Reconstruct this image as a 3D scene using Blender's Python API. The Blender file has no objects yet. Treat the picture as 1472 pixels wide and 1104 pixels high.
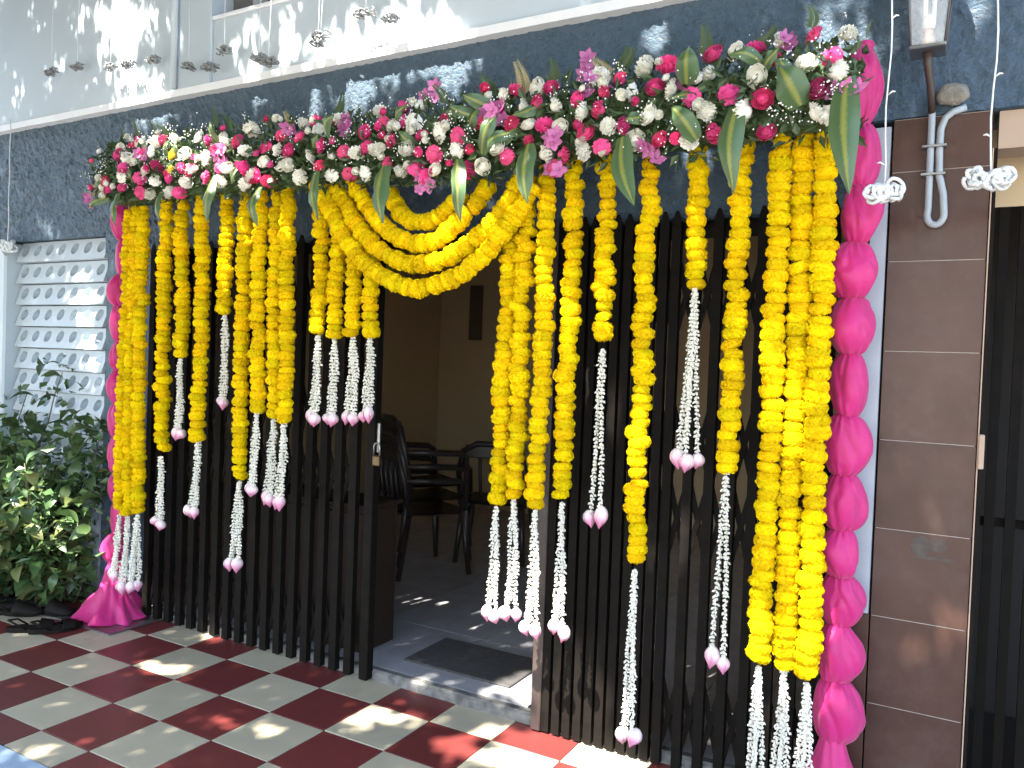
import bpy, math, random
import numpy as np
from mathutils import Vector, Matrix, Euler, noise as mn

random.seed(7); rng = np.random.default_rng(7)
SC = bpy.context.scene
COL = SC.collection
R = math.radians

# ------------------------------------------------------------------ camera, sky, sun, exposure
cam = bpy.data.cameras.new('camera'); cam.sensor_width = 36; cam.lens = 27.852; cam.clip_end = 2000; cam.clip_start = .05
co = bpy.data.objects.new('camera', cam); COL.objects.link(co); SC.camera = co
YAW, PITCH, ROLL = 0.508794, -0.023973, 0.037208
fw = Vector((-math.sin(YAW)*math.cos(PITCH), math.cos(YAW)*math.cos(PITCH), math.sin(PITCH)))
rt = Vector((math.cos(YAW), math.sin(YAW), 0)); up = rt.cross(fw)
cr, sr = math.cos(ROLL), math.sin(ROLL)
RT = cr*rt + sr*up; UP = -sr*rt + cr*up
m = Matrix((RT, UP, -fw)).transposed().to_4x4(); m.translation = (0, -2.928, 1.5)
co.matrix_world = m

SUN_EL, SUN_AZ = R(56), R(12)
S = Vector((-math.sin(SUN_AZ)*math.cos(SUN_EL), -math.cos(SUN_AZ)*math.cos(SUN_EL), math.sin(SUN_EL)))
w = bpy.data.worlds.new('World'); SC.world = w; w.use_nodes = True
nt = w.node_tree; sky = nt.nodes.new('ShaderNodeTexSky'); sky.sky_type = 'NISHITA'; sky.sun_disc = False
sky.sun_elevation = SUN_EL; sky.sun_rotation = math.atan2(S.x, S.y); sky.air_density = 1.0; sky.dust_density = 1.5
nt.links.new(sky.outputs[0], nt.nodes['Background'].inputs[0]); nt.nodes['Background'].inputs[1].default_value = .15
sun = bpy.data.lights.new('sun', 'SUN'); sun.energy = 5.0; sun.angle = R(.55); sun.color = (1, .95, .86)
so = bpy.data.objects.new('sun', sun); COL.objects.link(so); so.rotation_euler = S.to_track_quat('Z', 'Y').to_euler(); so.location = (0, -8, 12)
SC.view_settings.view_transform = 'Standard'; SC.view_settings.look = 'None'; SC.view_settings.gamma = 1
SC.view_settings.exposure = 2.65
SC.cycles.use_denoising = True
SC.cycles.max_bounces = 8; SC.cycles.diffuse_bounces = 4; SC.cycles.glossy_bounces = 3; SC.cycles.transmission_bounces = 6; SC.cycles.transparent_max_bounces = 8
SC.cycles.sample_clamp_indirect = 6.0
try: SC.cycles.denoiser = 'OPENIMAGEDENOISE'
except Exception: pass

GARLANDS=[(-3.87,2.199,-3.883,0.625,-3.91,0.255,2), (-3.796,2.213,-3.795,0.628,-3.819,0.195,2), (-3.722,2.209,-3.704,0.647,-3.727,0.23,3), (-3.563,2.235,-3.561,0.964,-3.561,0.578,2), (-3.426,2.254,-3.415,1.475,-3.424,1.055,2), (-3.267,2.251,-3.249,1.072,-3.263,0.667,2), (-3.124,2.258,-3.115,1.694,-3.116,1.232,2), (-2.985,2.248,-2.967,0.9,-2.987,0.449,2), (-2.869,2.224,-2.851,1.241,-2.867,0.837,2), (-2.783,2.225,-2.769,1.22,-2.778,0.788,2), (-2.7,2.228,-2.688,1.203,-2.697,0.782,2), (-2.53,2.216,-2.525,1.607,-2.533,1.188,2), (-2.43,2.179,-2.426,1.599,-2.438,1.198,2), (-2.325,2.157,-2.322,1.604,-2.325,1.206,2), (-2.228,2.151,-2.228,1.605,-2.227,1.213,2), (-1.524,2.16,-1.548,0.948,-1.55,0.481,2), (-1.457,2.168,-1.465,0.99,-1.454,0.5,2), (-1.364,2.201,-1.364,0.959,-1.357,0.46,2), (-1.266,2.219,-1.265,0.997,-1.26,0.471,2), (-1.13,2.27,-1.121,1.575,-1.121,0.917,2), (-0.967,2.23,-0.962,0.795,-0.961,0.154,2), (-0.802,2.274,-0.793,1.793,-0.795,1.154,3), (-0.648,2.293,-0.654,1.172,-0.655,0.494,2), (-0.517,2.257,-0.519,0.547,-0.518,-0.008,3), (-0.452,2.261,-0.444,0.546,-0.442,0.005,3), (-0.389,2.254,-0.368,0.522,-0.371,0.016,3)]
SWAGS=[[(-2.105,2.206), (-2.07,2.16), (-2.013,2.099), (-1.959,2.067), (-1.866,2.068), (-1.777,2.124), (-1.737,2.187)],
[(-2.299,2.271), (-2.267,2.236), (-2.198,2.139), (-2.117,2.067), (-2.027,2.008), (-1.927,1.972), (-1.842,1.983), (-1.773,2.027), (-1.7,2.086), (-1.645,2.137), (-1.61,2.204)],
[(-2.397,2.267), (-2.339,2.193), (-2.273,2.102), (-2.205,2.031), (-2.135,1.975), (-2.06,1.932), (-1.984,1.901), (-1.906,1.887), (-1.815,1.898), (-1.726,1.929), (-1.657,1.967), (-1.599,2.018), (-1.539,2.071), (-1.486,2.134), (-1.456,2.202)],
[(-2.469,2.263), (-2.413,2.183), (-2.362,2.105), (-2.301,2.029), (-2.248,1.971), (-2.192,1.913), (-2.123,1.867), (-2.049,1.836), (-1.976,1.806), (-1.902,1.788), (-1.821,1.801), (-1.738,1.824), (-1.671,1.856), (-1.609,1.9), (-1.558,1.947), (-1.514,1.998), (-1.479,2.041), (-1.451,2.082), (-1.396,2.179)]]
BLOOMS=[('W',-1.389,-0.323,2.526), ('W',-1.536,-0.325,2.517), ('P',-1.479,-0.319,2.529), ('P',-1.329,-0.333,2.513), ('P',-1.367,-0.366,2.451), ('W',-1.287,-0.379,2.429), ('W',-1.424,-0.369,2.444), ('P',-1.53,-0.36,2.456), ('W',-1.612,-0.349,2.473), ('P',-1.603,-0.38,2.413), ('P',-1.452,-0.399,2.377), ('W',-1.381,-0.4,2.368), ('P',-1.315,-0.4,2.357), ('W',-1.252,-0.399,2.347), ('P',-1.685,-0.4,2.357), ('W',-1.694,-0.397,2.305), ('P',-1.48,-0.383,2.267), ('W',-1.512,-0.394,2.302), ('W',-1.582,-0.376,2.243), ('P',-1.653,-0.375,2.235), ('W',-1.323,-0.378,2.263), ('P',-1.253,-0.373,2.254), ('W',-1.176,-0.374,2.26), ('P',-1.103,-0.377,2.265), ('P',-1.298,-0.354,2.216), ('W',-1.169,-0.4,2.387), ('P',-1.202,-0.373,2.445), ('P',-1.109,-0.399,2.389), ('P',-1.108,-0.368,2.457), ('W',-1.142,-0.329,2.527), ('P',-1.057,-0.342,2.504), ('W',-0.977,-0.319,2.542), ('P',-0.895,-0.323,2.535), ('P',-0.919,-0.369,2.447), ('W',-0.997,-0.374,2.44), ('W',-0.86,-0.378,2.43), ('P',-0.786,-0.396,2.39), ('W',-0.74,-0.361,2.468), ('P',-0.743,-0.315,2.549), ('W',-0.927,-0.4,2.348), ('P',-1.014,-0.397,2.324), ('W',-1.073,-0.396,2.328), ('P',-1.155,-0.394,2.318), ('W',-0.976,-0.385,2.272), ('P',-0.889,-0.386,2.266), ('W',-0.794,-0.379,2.255), ('P',-0.711,-0.381,2.27), ('W',-0.733,-0.398,2.337), ('P',-0.666,-0.4,2.385), ('W',-1.55,-0.385,2.406), ('O',-1.525,-0.379,2.419), ('O',-1.224,-0.297,2.576), ('O',-1.162,-0.346,2.498), ('O',-1.287,-0.391,2.303), ('O',-0.812,-0.361,2.466), ('O',-0.938,-0.374,2.236), ('O',-1.296,-0.35,2.21), ('W',-0.666,-0.317,2.545), ('P',-0.606,-0.316,2.546), ('P',-0.538,-0.353,2.485), ('W',-0.529,-0.31,2.556), ('P',-0.43,-0.305,2.562), ('W',-0.33,-0.312,2.548), ('P',-0.367,-0.359,2.468), ('W',-0.438,-0.369,2.453), ('W',-0.347,-0.39,2.407), ('W',-0.581,-0.382,2.432), ('P',-0.663,-0.4,2.381), ('W',-0.615,-0.394,2.321), ('W',-0.737,-0.399,2.34), ('P',-0.557,-0.399,2.353), ('P',-0.708,-0.381,2.269), ('P',-0.548,-0.368,2.258), ('W',-0.792,-0.379,2.255), ('W',-0.401,-0.387,2.294), ('W',-0.369,-0.385,2.285), ('D',-0.394,-0.4,2.36), ('O',-0.482,-0.313,2.55), ('O',-0.353,-0.398,2.335), ('W',-2.881,-0.333,2.534), ('P',-2.641,-0.362,2.475), ('O',-2.573,-0.356,2.481), ('P',-2.523,-0.372,2.451), ('W',-2.549,-0.331,2.523), ('P',-2.477,-0.326,2.528), ('W',-2.425,-0.36,2.468), ('P',-2.396,-0.33,2.517), ('W',-2.334,-0.328,2.519), ('W',-2.13,-0.317,2.529), ('P',-2.019,-0.309,2.537), ('W',-1.924,-0.315,2.525), ('O',-1.89,-0.275,2.592), ('P',-2.078,-0.359,2.457), ('W',-2.026,-0.364,2.446), ('P',-1.978,-0.353,2.462), ('W',-1.927,-0.358,2.451), ('P',-1.763,-0.365,2.437), ('P',-2.16,-0.372,2.435), ('P',-2.001,-0.398,2.373), ('P',-1.859,-0.39,2.383), ('W',-1.784,-0.389,2.386), ('P',-2.707,-0.391,2.42), ('W',-2.639,-0.395,2.408), ('P',-2.56,-0.4,2.391), ('P',-2.385,-0.395,2.399), ('W',-2.438,-0.399,2.355), ('P',-2.384,-0.392,2.312), ('P',-2.244,-0.4,2.352), ('W',-2.179,-0.399,2.345), ('P',-2.124,-0.4,2.359), ('W',-2.07,-0.4,2.346), ('W',-1.924,-0.4,2.335), ('P',-1.793,-0.397,2.301), ('W',-1.795,-0.384,2.246), ('P',-1.889,-0.386,2.261), ('P',-1.845,-0.376,2.227), ('O',-1.856,-0.365,2.204), ('P',-2.023,-0.39,2.287), ('W',-1.967,-0.381,2.254), ('P',-2.232,-0.379,2.266), ('W',-2.152,-0.38,2.263), ('W',-2.508,-0.379,2.277), ('W',-2.562,-0.395,2.331), ('W',-2.331,-0.379,2.27), ('W',-2.707,-0.398,2.356), ('P',-2.703,-0.377,2.277), ('W',-2.788,-0.387,2.307), ('P',-2.765,-0.387,2.305), ('P',-2.828,-0.396,2.342), ('W',-2.834,-0.393,2.419), ('O',-2.26,-0.358,2.466), ('W',-3.808,-0.337,2.542), ('P',-3.709,-0.337,2.542), ('W',-3.653,-0.334,2.547), ('W',-3.539,-0.332,2.55), ('P',-3.472,-0.333,2.547), ('W',-3.391,-0.335,2.543), ('W',-3.21,-0.339,2.536), ('P',-3.121,-0.356,2.504), ('W',-3.027,-0.354,2.504), ('W',-2.986,-0.372,2.469), ('P',-2.911,-0.367,2.475), ('W',-2.855,-0.332,2.535), ('P',-3.772,-0.365,2.493), ('W',-3.692,-0.378,2.468), ('W',-3.624,-0.384,2.456), ('O',-3.55,-0.38,2.464), ('P',-3.434,-0.4,2.402), ('W',-3.519,-0.4,2.391), ('P',-3.681,-0.4,2.415), ('W',-3.713,-0.398,2.375), ('P',-3.847,-0.395,2.363), ('P',-3.831,-0.383,2.326), ('P',-3.716,-0.383,2.322), ('P',-3.568,-0.394,2.355), ('W',-3.458,-0.391,2.337), ('P',-3.597,-0.372,2.292), ('W',-3.529,-0.368,2.283), ('W',-3.248,-0.386,2.447), ('W',-3.091,-0.4,2.411), ('W',-3.182,-0.398,2.371), ('P',-3.255,-0.399,2.377), ('P',-3.023,-0.388,2.438), ('O',-2.958,-0.4,2.403), ('P',-2.996,-0.398,2.363), ('W',-2.941,-0.397,2.35), ('P',-2.861,-0.397,2.348), ('P',-3.099,-0.39,2.326), ('W',-3.237,-0.384,2.312), ('W',-3.373,-0.368,2.276), ('P',-3.351,-0.393,2.342), ('P',-3.306,-0.366,2.271), ('W',-2.846,-0.374,2.275), ('P',-2.789,-0.384,2.298), ('W',-3.012,-0.382,2.299), ('Y',-3.337,-0.399,2.376), ('Y',-3.335,-0.382,2.456), ('O',-4.004,-0.368,2.302)]
TOPEDGE=[(-4.034,2.61), (-3.218,2.61), (-2.54,2.579), (-1.97,2.558), (-1.513,2.568), (-1.143,2.584), (-0.911,2.585), (-0.629,2.581), (-0.313,2.576)]
LOWEDGE=[(-3.946,2.279), (-3.144,2.251), (-2.479,2.234), (-2.059,2.214), (-1.85,2.187), (-1.441,2.221), (-1.16,2.233), (-0.902,2.196), (-0.559,2.244), (-0.273,2.218)]
BLADES=[(-0.317,2.385,-0.292,2.026,0.095), (-0.634,2.341,-0.635,2.064,0.087), (-1.014,2.284,-0.944,2.031,0.088), (-1.373,2.298,-1.359,2.077,0.083), (-1.678,2.27,-1.636,2.029,0.076), (-2.03,2.284,-1.997,2.038,0.092), (-2.389,2.287,-2.326,2.067,0.062), (-3.024,2.31,-3.02,2.106,0.071), (-2.714,2.245,-2.71,2.067,0.061), (-3.721,2.288,-3.673,2.118,0.062), (-3.389,2.274,-3.336,2.123,0.052), (-0.442,2.316,-0.504,2.433,0.107), (-0.8,2.429,-0.781,2.534,0.085), (-1.571,2.28,-1.49,2.406,0.074), (-0.758,2.246,-0.837,2.36,0.074), (-2.324,2.411,-2.242,2.488,0.064), (-1.455,2.344,-1.529,2.284,0.056)]
FRONDS=[(-1.447,2.484,-1.489,2.637), (-1.063,2.543,-1.025,2.613), (-2.647,2.485,-2.668,2.595), (-0.437,2.568,-0.447,2.648), (-1.092,2.499,-1.176,2.596), (-1.797,2.515,-1.86,2.6), (-3.894,2.456,-4.115,2.309), (-3.18,2.542,-3.101,2.615)]
GAPS=[(-5.055,1.104,0.036,0.002,0.002,-0.02), (-4.462,1.13,0.023,0.001,0.001,-0.014), (-4.375,1.131,0.038,0.003,0.001,-0.027), (-4.338,1.154,0.062,0.005,0.001,-0.016), (-4.153,1.144,0.045,0.003,0.002,-0.021), (-4.031,1.162,0.043,0.003,0.002,-0.026), (-3.905,1.156,0.035,0.003,0.002,-0.028), (-4.313,1.064,0.031,0.003,0.002,-0.021), (-4.329,1.016,0.031,0.002,0.002,-0.027), (-4.243,1.085,0.022,0.002,0.001,-0.019), (-4.159,1.06,0.037,0.003,0.002,-0.032), (-4.065,1.04,0.059,0.005,0.003,-0.036), (-4.117,0.991,0.029,0.002,0.002,-0.026), (-4.087,0.917,0.072,0.007,0.004,-0.052), (-4.065,0.864,0.08,0.008,0.003,-0.031), (-3.875,0.905,0.09,0.009,0.003,-0.041), (-3.937,0.942,0.057,0.005,0.002,-0.021), (-4.559,1.083,0.024,0.002,0.001,-0.014), (-4.702,0.94,0.025,0.002,0.002,-0.023), (-4.896,0.848,0.025,0.002,0,-0.012), (-3.724,1.135,0.021,0.002,0.002,-0.02), (-5.171,0.783,0.019,0.002,0.002,-0.023), (-3.75,0.95,0.027,0.003,0.001,-0.015), (-3.237,1.152,0.036,0.003,0.002,-0.021), (-3.165,1.187,0.036,0.003,0.003,-0.032), (-2.888,1.227,0.038,0.003,0.002,-0.034), (-2.863,1.197,0.028,0.002,0.002,-0.018), (-2.914,1.137,0.033,0.003,0.001,-0.021), (-3.09,1.115,0.023,0.002,0.002,-0.016), (-3.093,1.029,0.052,0.005,0.001,-0.019), (-2.735,1.187,0.026,0.002,0.002,-0.022), (-2.663,1.228,0.036,0.003,0.002,-0.021), (-2.585,1.234,0.016,0.001,0.001,-0.01), (-2.467,1.245,0.034,0.003,0.001,-0.017), (-2.542,1.175,0.041,0.003,0.002,-0.021), (-2.344,1.289,0.058,0.004,0.002,-0.021), (-2.148,1.294,0.055,0.004,0.004,-0.045), (-2.025,1.306,0.061,0.005,0.002,-0.028), (-1.92,1.313,0.042,0.003,0.002,-0.028), (-2.15,1.225,0.054,0.004,0.002,-0.033), (-2.042,1.23,0.03,0.003,0.001,-0.018), (-1.958,1.249,0.051,0.004,0.002,-0.032), (-2.359,1.212,0.048,0.004,0.004,-0.042), (-2.256,1.185,0.065,0.005,0.002,-0.029), (-2.379,1.224,0.028,0.002,0.002,-0.025), (-2.464,1.146,0.034,0.003,0.002,-0.025), (-2.382,1.149,0.034,0.003,0.001,-0.015), (-2.244,1.287,0.037,0.003,0.001,-0.017), (-2.74,1.079,0.031,0.003,0,-0.007), (-4.146,0.86,0.05,0.005,0.001,-0.018), (-3.876,0.911,0.047,0.005,0.001,-0.014), (-3.153,1.042,0.04,0.004,0.001,-0.022), (-2.723,1.053,0.048,0.005,0.003,-0.031), (-2.49,1.086,0.101,0.01,0.003,-0.035), (-2.392,1.163,0.055,0.005,0.002,-0.024), (-1.948,1.184,0.059,0.005,0.003,-0.032), (-1.872,1.23,0.047,0.004,0.002,-0.032), (-1.029,1.379,0.043,0.003,0.001,-0.024), (-0.368,1.396,0.069,0.006,0.004,-0.046), (-0.302,1.389,0.057,0.005,0.002,-0.028), (0.002,1.505,0.045,0.003,0.002,-0.023), (-4.895,0.396,0.097,0.014,0.002,-0.026), (-0.863,1.127,0.049,0.006,0.002,-0.019), (-1.75,0.904,0.028,0.004,0.002,-0.026), (-0.471,1.441,0.036,0.002,0.001,-0.018), (-2.558,1.14,0.068,0.006,0.001,-0.013), (-3.117,0.561,0.157,0.02,0.003,-0.045), (-3.252,0.487,0.134,0.017,0.003,-0.04), (-3.062,0.475,0.086,0.011,0.004,-0.045), (-2.935,0.372,0.063,0.009,0.007,-0.083), (-3.319,0.556,0.092,0.011,0.003,-0.029), (-2.824,0.461,0.054,0.008,0.003,-0.043), (-2.727,0.493,0.053,0.007,0.002,-0.027), (-2.561,0.481,0.051,0.007,0.004,-0.047), (-2.401,0.297,0.042,0.007,0.002,-0.036), (-1.703,0.582,0.064,0.01,0.001,-0.016), (-1.652,0.559,0.067,0.01,0.002,-0.02), (-1.542,0.591,0.046,0.007,0.001,-0.018), (-1.663,0.484,0.067,0.011,0.002,-0.02), (-1.539,0.551,0.056,0.009,0.002,-0.02), (-1.35,0.752,0.031,0.004,0.002,-0.026), (-1.253,0.555,0.034,0.006,0.004,-0.047), (-1.164,0.499,0.029,0.005,0.002,-0.025), (-1.407,0.634,0.04,0.006,0.002,-0.022), (-0.855,0.275,0.045,0.01,0.005,-0.06), (-0.862,0.376,0.029,0.006,0.001,-0.016), (-0.466,0.09,0.029,0.008,0.005,-0.056), (-0.456,0.022,0.029,0.009,0.004,-0.045), (-0.326,0.247,0.033,0.008,0.003,-0.036), (-0.301,0.061,0.029,0.009,0.002,-0.025), (-1.396,-0.11,0.045,0.012,0.005,-0.066), (-1.25,-0.056,0.034,0.009,0.004,-0.052), (-1.138,-0.098,0.032,0.009,0.004,-0.051), (-3.219,0.039,0.045,0.008,0.001,-0.017), (-0.85,0.877,0.029,0.003,0,-0.01), (-0.332,0.992,0.035,0.004,0,-0.011), (-0.419,0.493,0.031,0.007,0.002,-0.026), (-3.218,0.587,0.118,0.014,0.002,-0.028), (-3.139,0.534,0.187,0.024,0.005,-0.067), (-3.015,0.5,0.099,0.013,0.003,-0.039), (-2.857,0.585,0.067,0.009,0.002,-0.027), (-3.066,0.53,0.1,0.013,0.003,-0.034), (-3.368,0.511,0.077,0.01,0.003,-0.035), (-0.471,0.05,0.032,0.01,0.004,-0.056), (-0.413,0.01,0.031,0.009,0.001,-0.023), (-1.348,-0.142,0.062,0.017,0.005,-0.057), (-1.19,-0.098,0.042,0.011,0.004,-0.052), (-0.392,0.424,0.027,0.006,0.002,-0.03), (-0.289,0.176,0.029,0.008,0.002,-0.033), (-0.469,0.584,0.029,0.005,0.002,-0.023), (-0.71,0.776,0.027,0.004,0.002,-0.027), (-1.032,0.564,0.031,0.005,0.002,-0.025), (-0.317,1.06,0.029,0.002,0.001,-0.018), (-3.127,-0.952,0.037,0.033,0.058,-0.022), (-3.003,-0.946,0.03,0.026,0.044,-0.018), (-2.979,-0.853,0.024,0.021,0.033,-0.014), (-2.051,-0.55,0.034,0.03,0.045,-0.03), (-1.951,-0.657,0.038,0.034,0.034,-0.023), (-1.824,-0.525,0.039,0.034,0.034,-0.025), (-1.606,-0.558,0.043,0.036,0.035,-0.028), (-1.476,-0.547,0.043,0.036,0.033,-0.027), (-3.291,-0.604,0.047,0.042,0.053,-0.025), (-2.348,-0.98,0.043,0.036,0.031,-0.015), (-2.192,-0.913,0.032,0.027,0.022,-0.011), (-1.383,-0.333,0.083,0.071,0.052,-0.052), (-1.215,-0.36,0.107,0.09,0.065,-0.068), (-1.069,-0.301,0.106,0.09,0.05,-0.059), (-1.293,-0.49,0.078,0.066,0.038,-0.036), (-2.604,-1.487,0.054,0.045,0.04,-0.011), (-1.189,-0.238,0.071,0.06,0.038,-0.043), (-1.266,-0.249,0.06,0.051,0.04,-0.044), (-1.287,-0.375,0.065,0.055,0.039,-0.04), (-1.062,-0.231,0.081,0.068,0.034,-0.042), (-0.979,-0.256,0.079,0.066,0.032,-0.041), (-1.109,-0.366,0.104,0.088,0.042,-0.048), (-1.208,-0.472,0.078,0.065,0.036,-0.036), (-1.885,-0.538,0.028,0.025,0.028,-0.02), (-1.542,-0.396,0.028,0.024,0.024,-0.021), (-1.696,-0.101,0.049,0.043,0.056,-0.053), (-1.575,-0.13,0.042,0.036,0.064,-0.063), (-1.666,-0.028,0.037,0.033,0.07,-0.069), (-1.714,-0.162,0.03,0.026,0.043,-0.038), (-2.017,-0.305,0.024,0.021,0.024,-0.019), (-4.549,0.292,0.057,0.009,0.001,-0.026), (-4.443,0.24,0.064,0.011,0.002,-0.028), (-4.589,0.167,0.058,0.01,0.002,-0.028), (-4.514,0.074,0.073,0.013,0.002,-0.028), (-4.461,0.013,0.064,0.013,0.002,-0.033), (-4.674,0.188,0.033,0.006,0.001,-0.023), (-4.152,-0.597,0.174,0.041,0.004,-0.051), (-3.894,-0.693,0.117,0.03,0.002,-0.033), (-4.045,-0.742,0.17,0.043,0.002,-0.038), (-4.238,-0.759,0.178,0.045,0.003,-0.034), (-3.98,-0.789,0.12,0.032,0.002,-0.025), (-4.515,-0.682,0.189,0.044,0.003,-0.044), (-4.34,-0.729,0.156,0.038,0.003,-0.043), (-3.928,-0.649,0.143,0.036,0.003,-0.037), (-4.451,-0.601,0.134,0.031,0.003,-0.035), (-4.136,-0.809,0.149,0.039,0.002,-0.034), (-4.502,-0.859,0.161,0.041,0.002,-0.035), (-0.067,1.278,0.026,0.003,0.001,-0.017), (0.059,0.411,0.025,0.007,0.003,-0.034)]
# sun basis e1=[ 0.9781476  -0.20791169  0.        ] e2=[0.1723666  0.81092111 0.5591929 ] s=[-0.11626274 -0.5469732   0.82903757]
BUNDLES=[(-4.799,3.153), (-4.544,3.148), (-4.23,3.101), (-4.076,3.093), (-3.862,3.084), (-3.578,3.004), (-3.407,2.975), (-3.307,3.044), (-3.057,2.97), (-2.989,2.94), (-2.654,3.012), (-2.674,2.983), (-2.393,3.068), (-2.245,3.017)]

# ------------------------------------------------------------------ helpers
def link(o): COL.objects.link(o); return o
def tag(o, label=None, cat=None, group=None, kind=None):
    if label: o['label'] = label
    if cat: o['category'] = cat
    if group: o['group'] = group
    if kind: o['kind'] = kind
    return o
def thing(name, label, cat, loc=(0,0,0), rot=(0,0,0), group=None):
    o = link(bpy.data.objects.new(name, None)); o.empty_display_size = .1
    o.location = loc; o.rotation_euler = rot
    return tag(o, label, cat, group)
def wl(o):
    v = Vector((0,0,0))
    while o is not None: v += o.location; o = o.parent
    return v
class MB:
    def __init__(s): s.v = []; s.f = []; s.uv = None
    def add(s, V, Fc):
        n = len(s.v); s.v += [tuple(p) for p in V]; s.f += [tuple(i+n for i in q) for q in Fc]; return s
    def box(s, x0,x1,y0,y1,z0,z1, b=0):
        if b <= 0:
            V = [(x,y,z) for z in (z0,z1) for y in (y0,y1) for x in (x0,x1)]
            return s.add(V, [(0,2,3,1),(4,5,7,6),(0,1,5,4),(2,6,7,3),(0,4,6,2),(1,3,7,5)])
        V = []  # chamfered box: 24 vertices
        X=(x0,x1);Y=(y0,y1);Z=(z0,z1); idx={}
        for i in (0,1):
            for j in (0,1):
                for k in (0,1):
                    bx = b if i==0 else -b; by = b if j==0 else -b; bz = b if k==0 else -b
                    for a,p in (('x',(X[i],Y[j]+by,Z[k]+bz)),('y',(X[i]+bx,Y[j],Z[k]+bz)),('z',(X[i]+bx,Y[j]+by,Z[k]))):
                        idx[a,i,j,k]=len(V); V.append(p)
        Fc=[]
        q=lambda a,*l:[idx[(a,)+t] for t in l]
        def orient(face):
            c=[sum(V[i][k] for i in face)/len(face) for k in range(3)]
            m=((x0+x1)/2,(y0+y1)/2,(z0+z1)/2)
            a,b_,c_=[Vector(V[i]) for i in face[:3]]
            n=(b_-a).cross(c_-a)
            return face if n.dot(Vector(c)-Vector(m))>0 else face[::-1]
        for i in (0,1):
            Fc.append(q('x',(i,0,0),(i,1,0),(i,1,1),(i,0,1))); Fc.append(q('y',(0,i,0),(1,i,0),(1,i,1),(0,i,1))); Fc.append(q('z',(0,0,i),(1,0,i),(1,1,i),(0,1,i)))
        for i in (0,1):
            for j in (0,1):
                Fc.append([idx['x',i,j,0],idx['x',i,j,1],idx['y',i,j,1],idx['y',i,j,0]])
                Fc.append([idx['x',i,0,j],idx['x',i,1,j],idx['z',i,1,j],idx['z',i,0,j]])
                Fc.append([idx['y',0,i,j],idx['y',1,i,j],idx['z',1,i,j],idx['z',0,i,j]])
                for k in (0,1): Fc.append([idx['x',i,j,k],idx['y',i,j,k],idx['z',i,j,k]])
        return s.add(V,[orient(f) for f in Fc])
    def tube(s, pts, r, n=8, cap=True):
        pts=[Vector(p) for p in pts]; rr = r if isinstance(r,(list,tuple)) else [r]*len(pts)
        V=[];Fc=[]; t0=None; a=None
        for i,p in enumerate(pts):
            t=(pts[min(i+1,len(pts)-1)]-pts[max(i-1,0)])
            if t.length<1e-9: t=Vector((0,0,1))
            t.normalize()
            if a is None: a=t.orthogonal().normalized()
            else: a=(a-t*a.dot(t)); a=a.normalized() if a.length>1e-6 else t.orthogonal().normalized()
            b=t.cross(a)
            for k in range(n):
                g=2*math.pi*k/n; V.append(p+(a*math.cos(g)+b*math.sin(g))*rr[i])
        for i in range(len(pts)-1):
            for k in range(n): Fc.append((i*n+k,i*n+(k+1)%n,(i+1)*n+(k+1)%n,(i+1)*n+k))
        if cap: Fc.append(tuple(range(n))[::-1]); Fc.append(tuple((len(pts)-1)*n+k for k in range(n)))
        return s.add(V,Fc)
    def rev(s, prof, n=16, c=(0,0,0), fn=None):
        V=[];Fc=[]
        for i,(r,z) in enumerate(prof):
            for k in range(n):
                g=2*math.pi*k/n; q=r*(fn(g,i/(len(prof)-1)) if fn else 1)
                V.append((c[0]+q*math.cos(g),c[1]+q*math.sin(g),c[2]+z))
        for i in range(len(prof)-1):
            for k in range(n): Fc.append((i*n+k,i*n+(k+1)%n,(i+1)*n+(k+1)%n,(i+1)*n+k))
        return s.add(V,Fc)
    def prism(s, pts, y0, y1):
        n=len(pts); V=[(x,y0,z) for x,z in pts]+[(x,y1,z) for x,z in pts]
        Fc=[tuple(range(n)),tuple(range(2*n-1,n-1,-1))]+[((i+1)%n,i,i+n,(i+1)%n+n) for i in range(n)]
        return s.add(V,Fc)
    def mesh(s, name, mat, off=(0,0,0), smooth=False):
        me=bpy.data.meshes.new(name); o=off
        me.from_pydata([(a-o[0],b-o[1],c-o[2]) for a,b,c in s.v],[],s.f)
        if smooth: me.polygons.foreach_set('use_smooth',[True]*len(s.f))
        if mat: me.materials.append(mat)
        me.update(); return me
    def build(s, name, mat, parent=None, smooth=False, local=False):
        off = (0,0,0) if (parent is None or local) else wl(parent)
        o=link(bpy.data.objects.new(name, s.mesh(name,mat,off,smooth)))
        if parent is not None: o.parent=parent
        return o
def npmesh(name, V, Fq, mat, smooth=False):
    me=bpy.data.meshes.new(name); V=np.asarray(V,np.float32); Fq=np.asarray(Fq,np.int32); k=Fq.shape[1]
    me.vertices.add(len(V)); me.vertices.foreach_set('co',V.ravel())
    me.loops.add(Fq.size); me.loops.foreach_set('vertex_index',Fq.ravel())
    me.polygons.add(len(Fq)); me.polygons.foreach_set('loop_start',np.arange(len(Fq),dtype=np.int32)*k)
    me.polygons.foreach_set('use_smooth',np.full(len(Fq),smooth))
    me.materials.append(mat); me.update(calc_edges=True); me.validate(); return me
def inst(name, me, parent, world, rot=(0,0,0), sc=(1,1,1)):
    o=link(bpy.data.objects.new(name, me)); o.parent=parent
    o.location=Vector(world)-wl(parent); o.rotation_euler=rot; o.scale=sc; return o
def copy_tree(o, parent=None):
    c=o.copy(); COL.objects.link(c); c.parent=parent
    for ch in list(o.children): copy_tree(ch, c)
    return c

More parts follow.
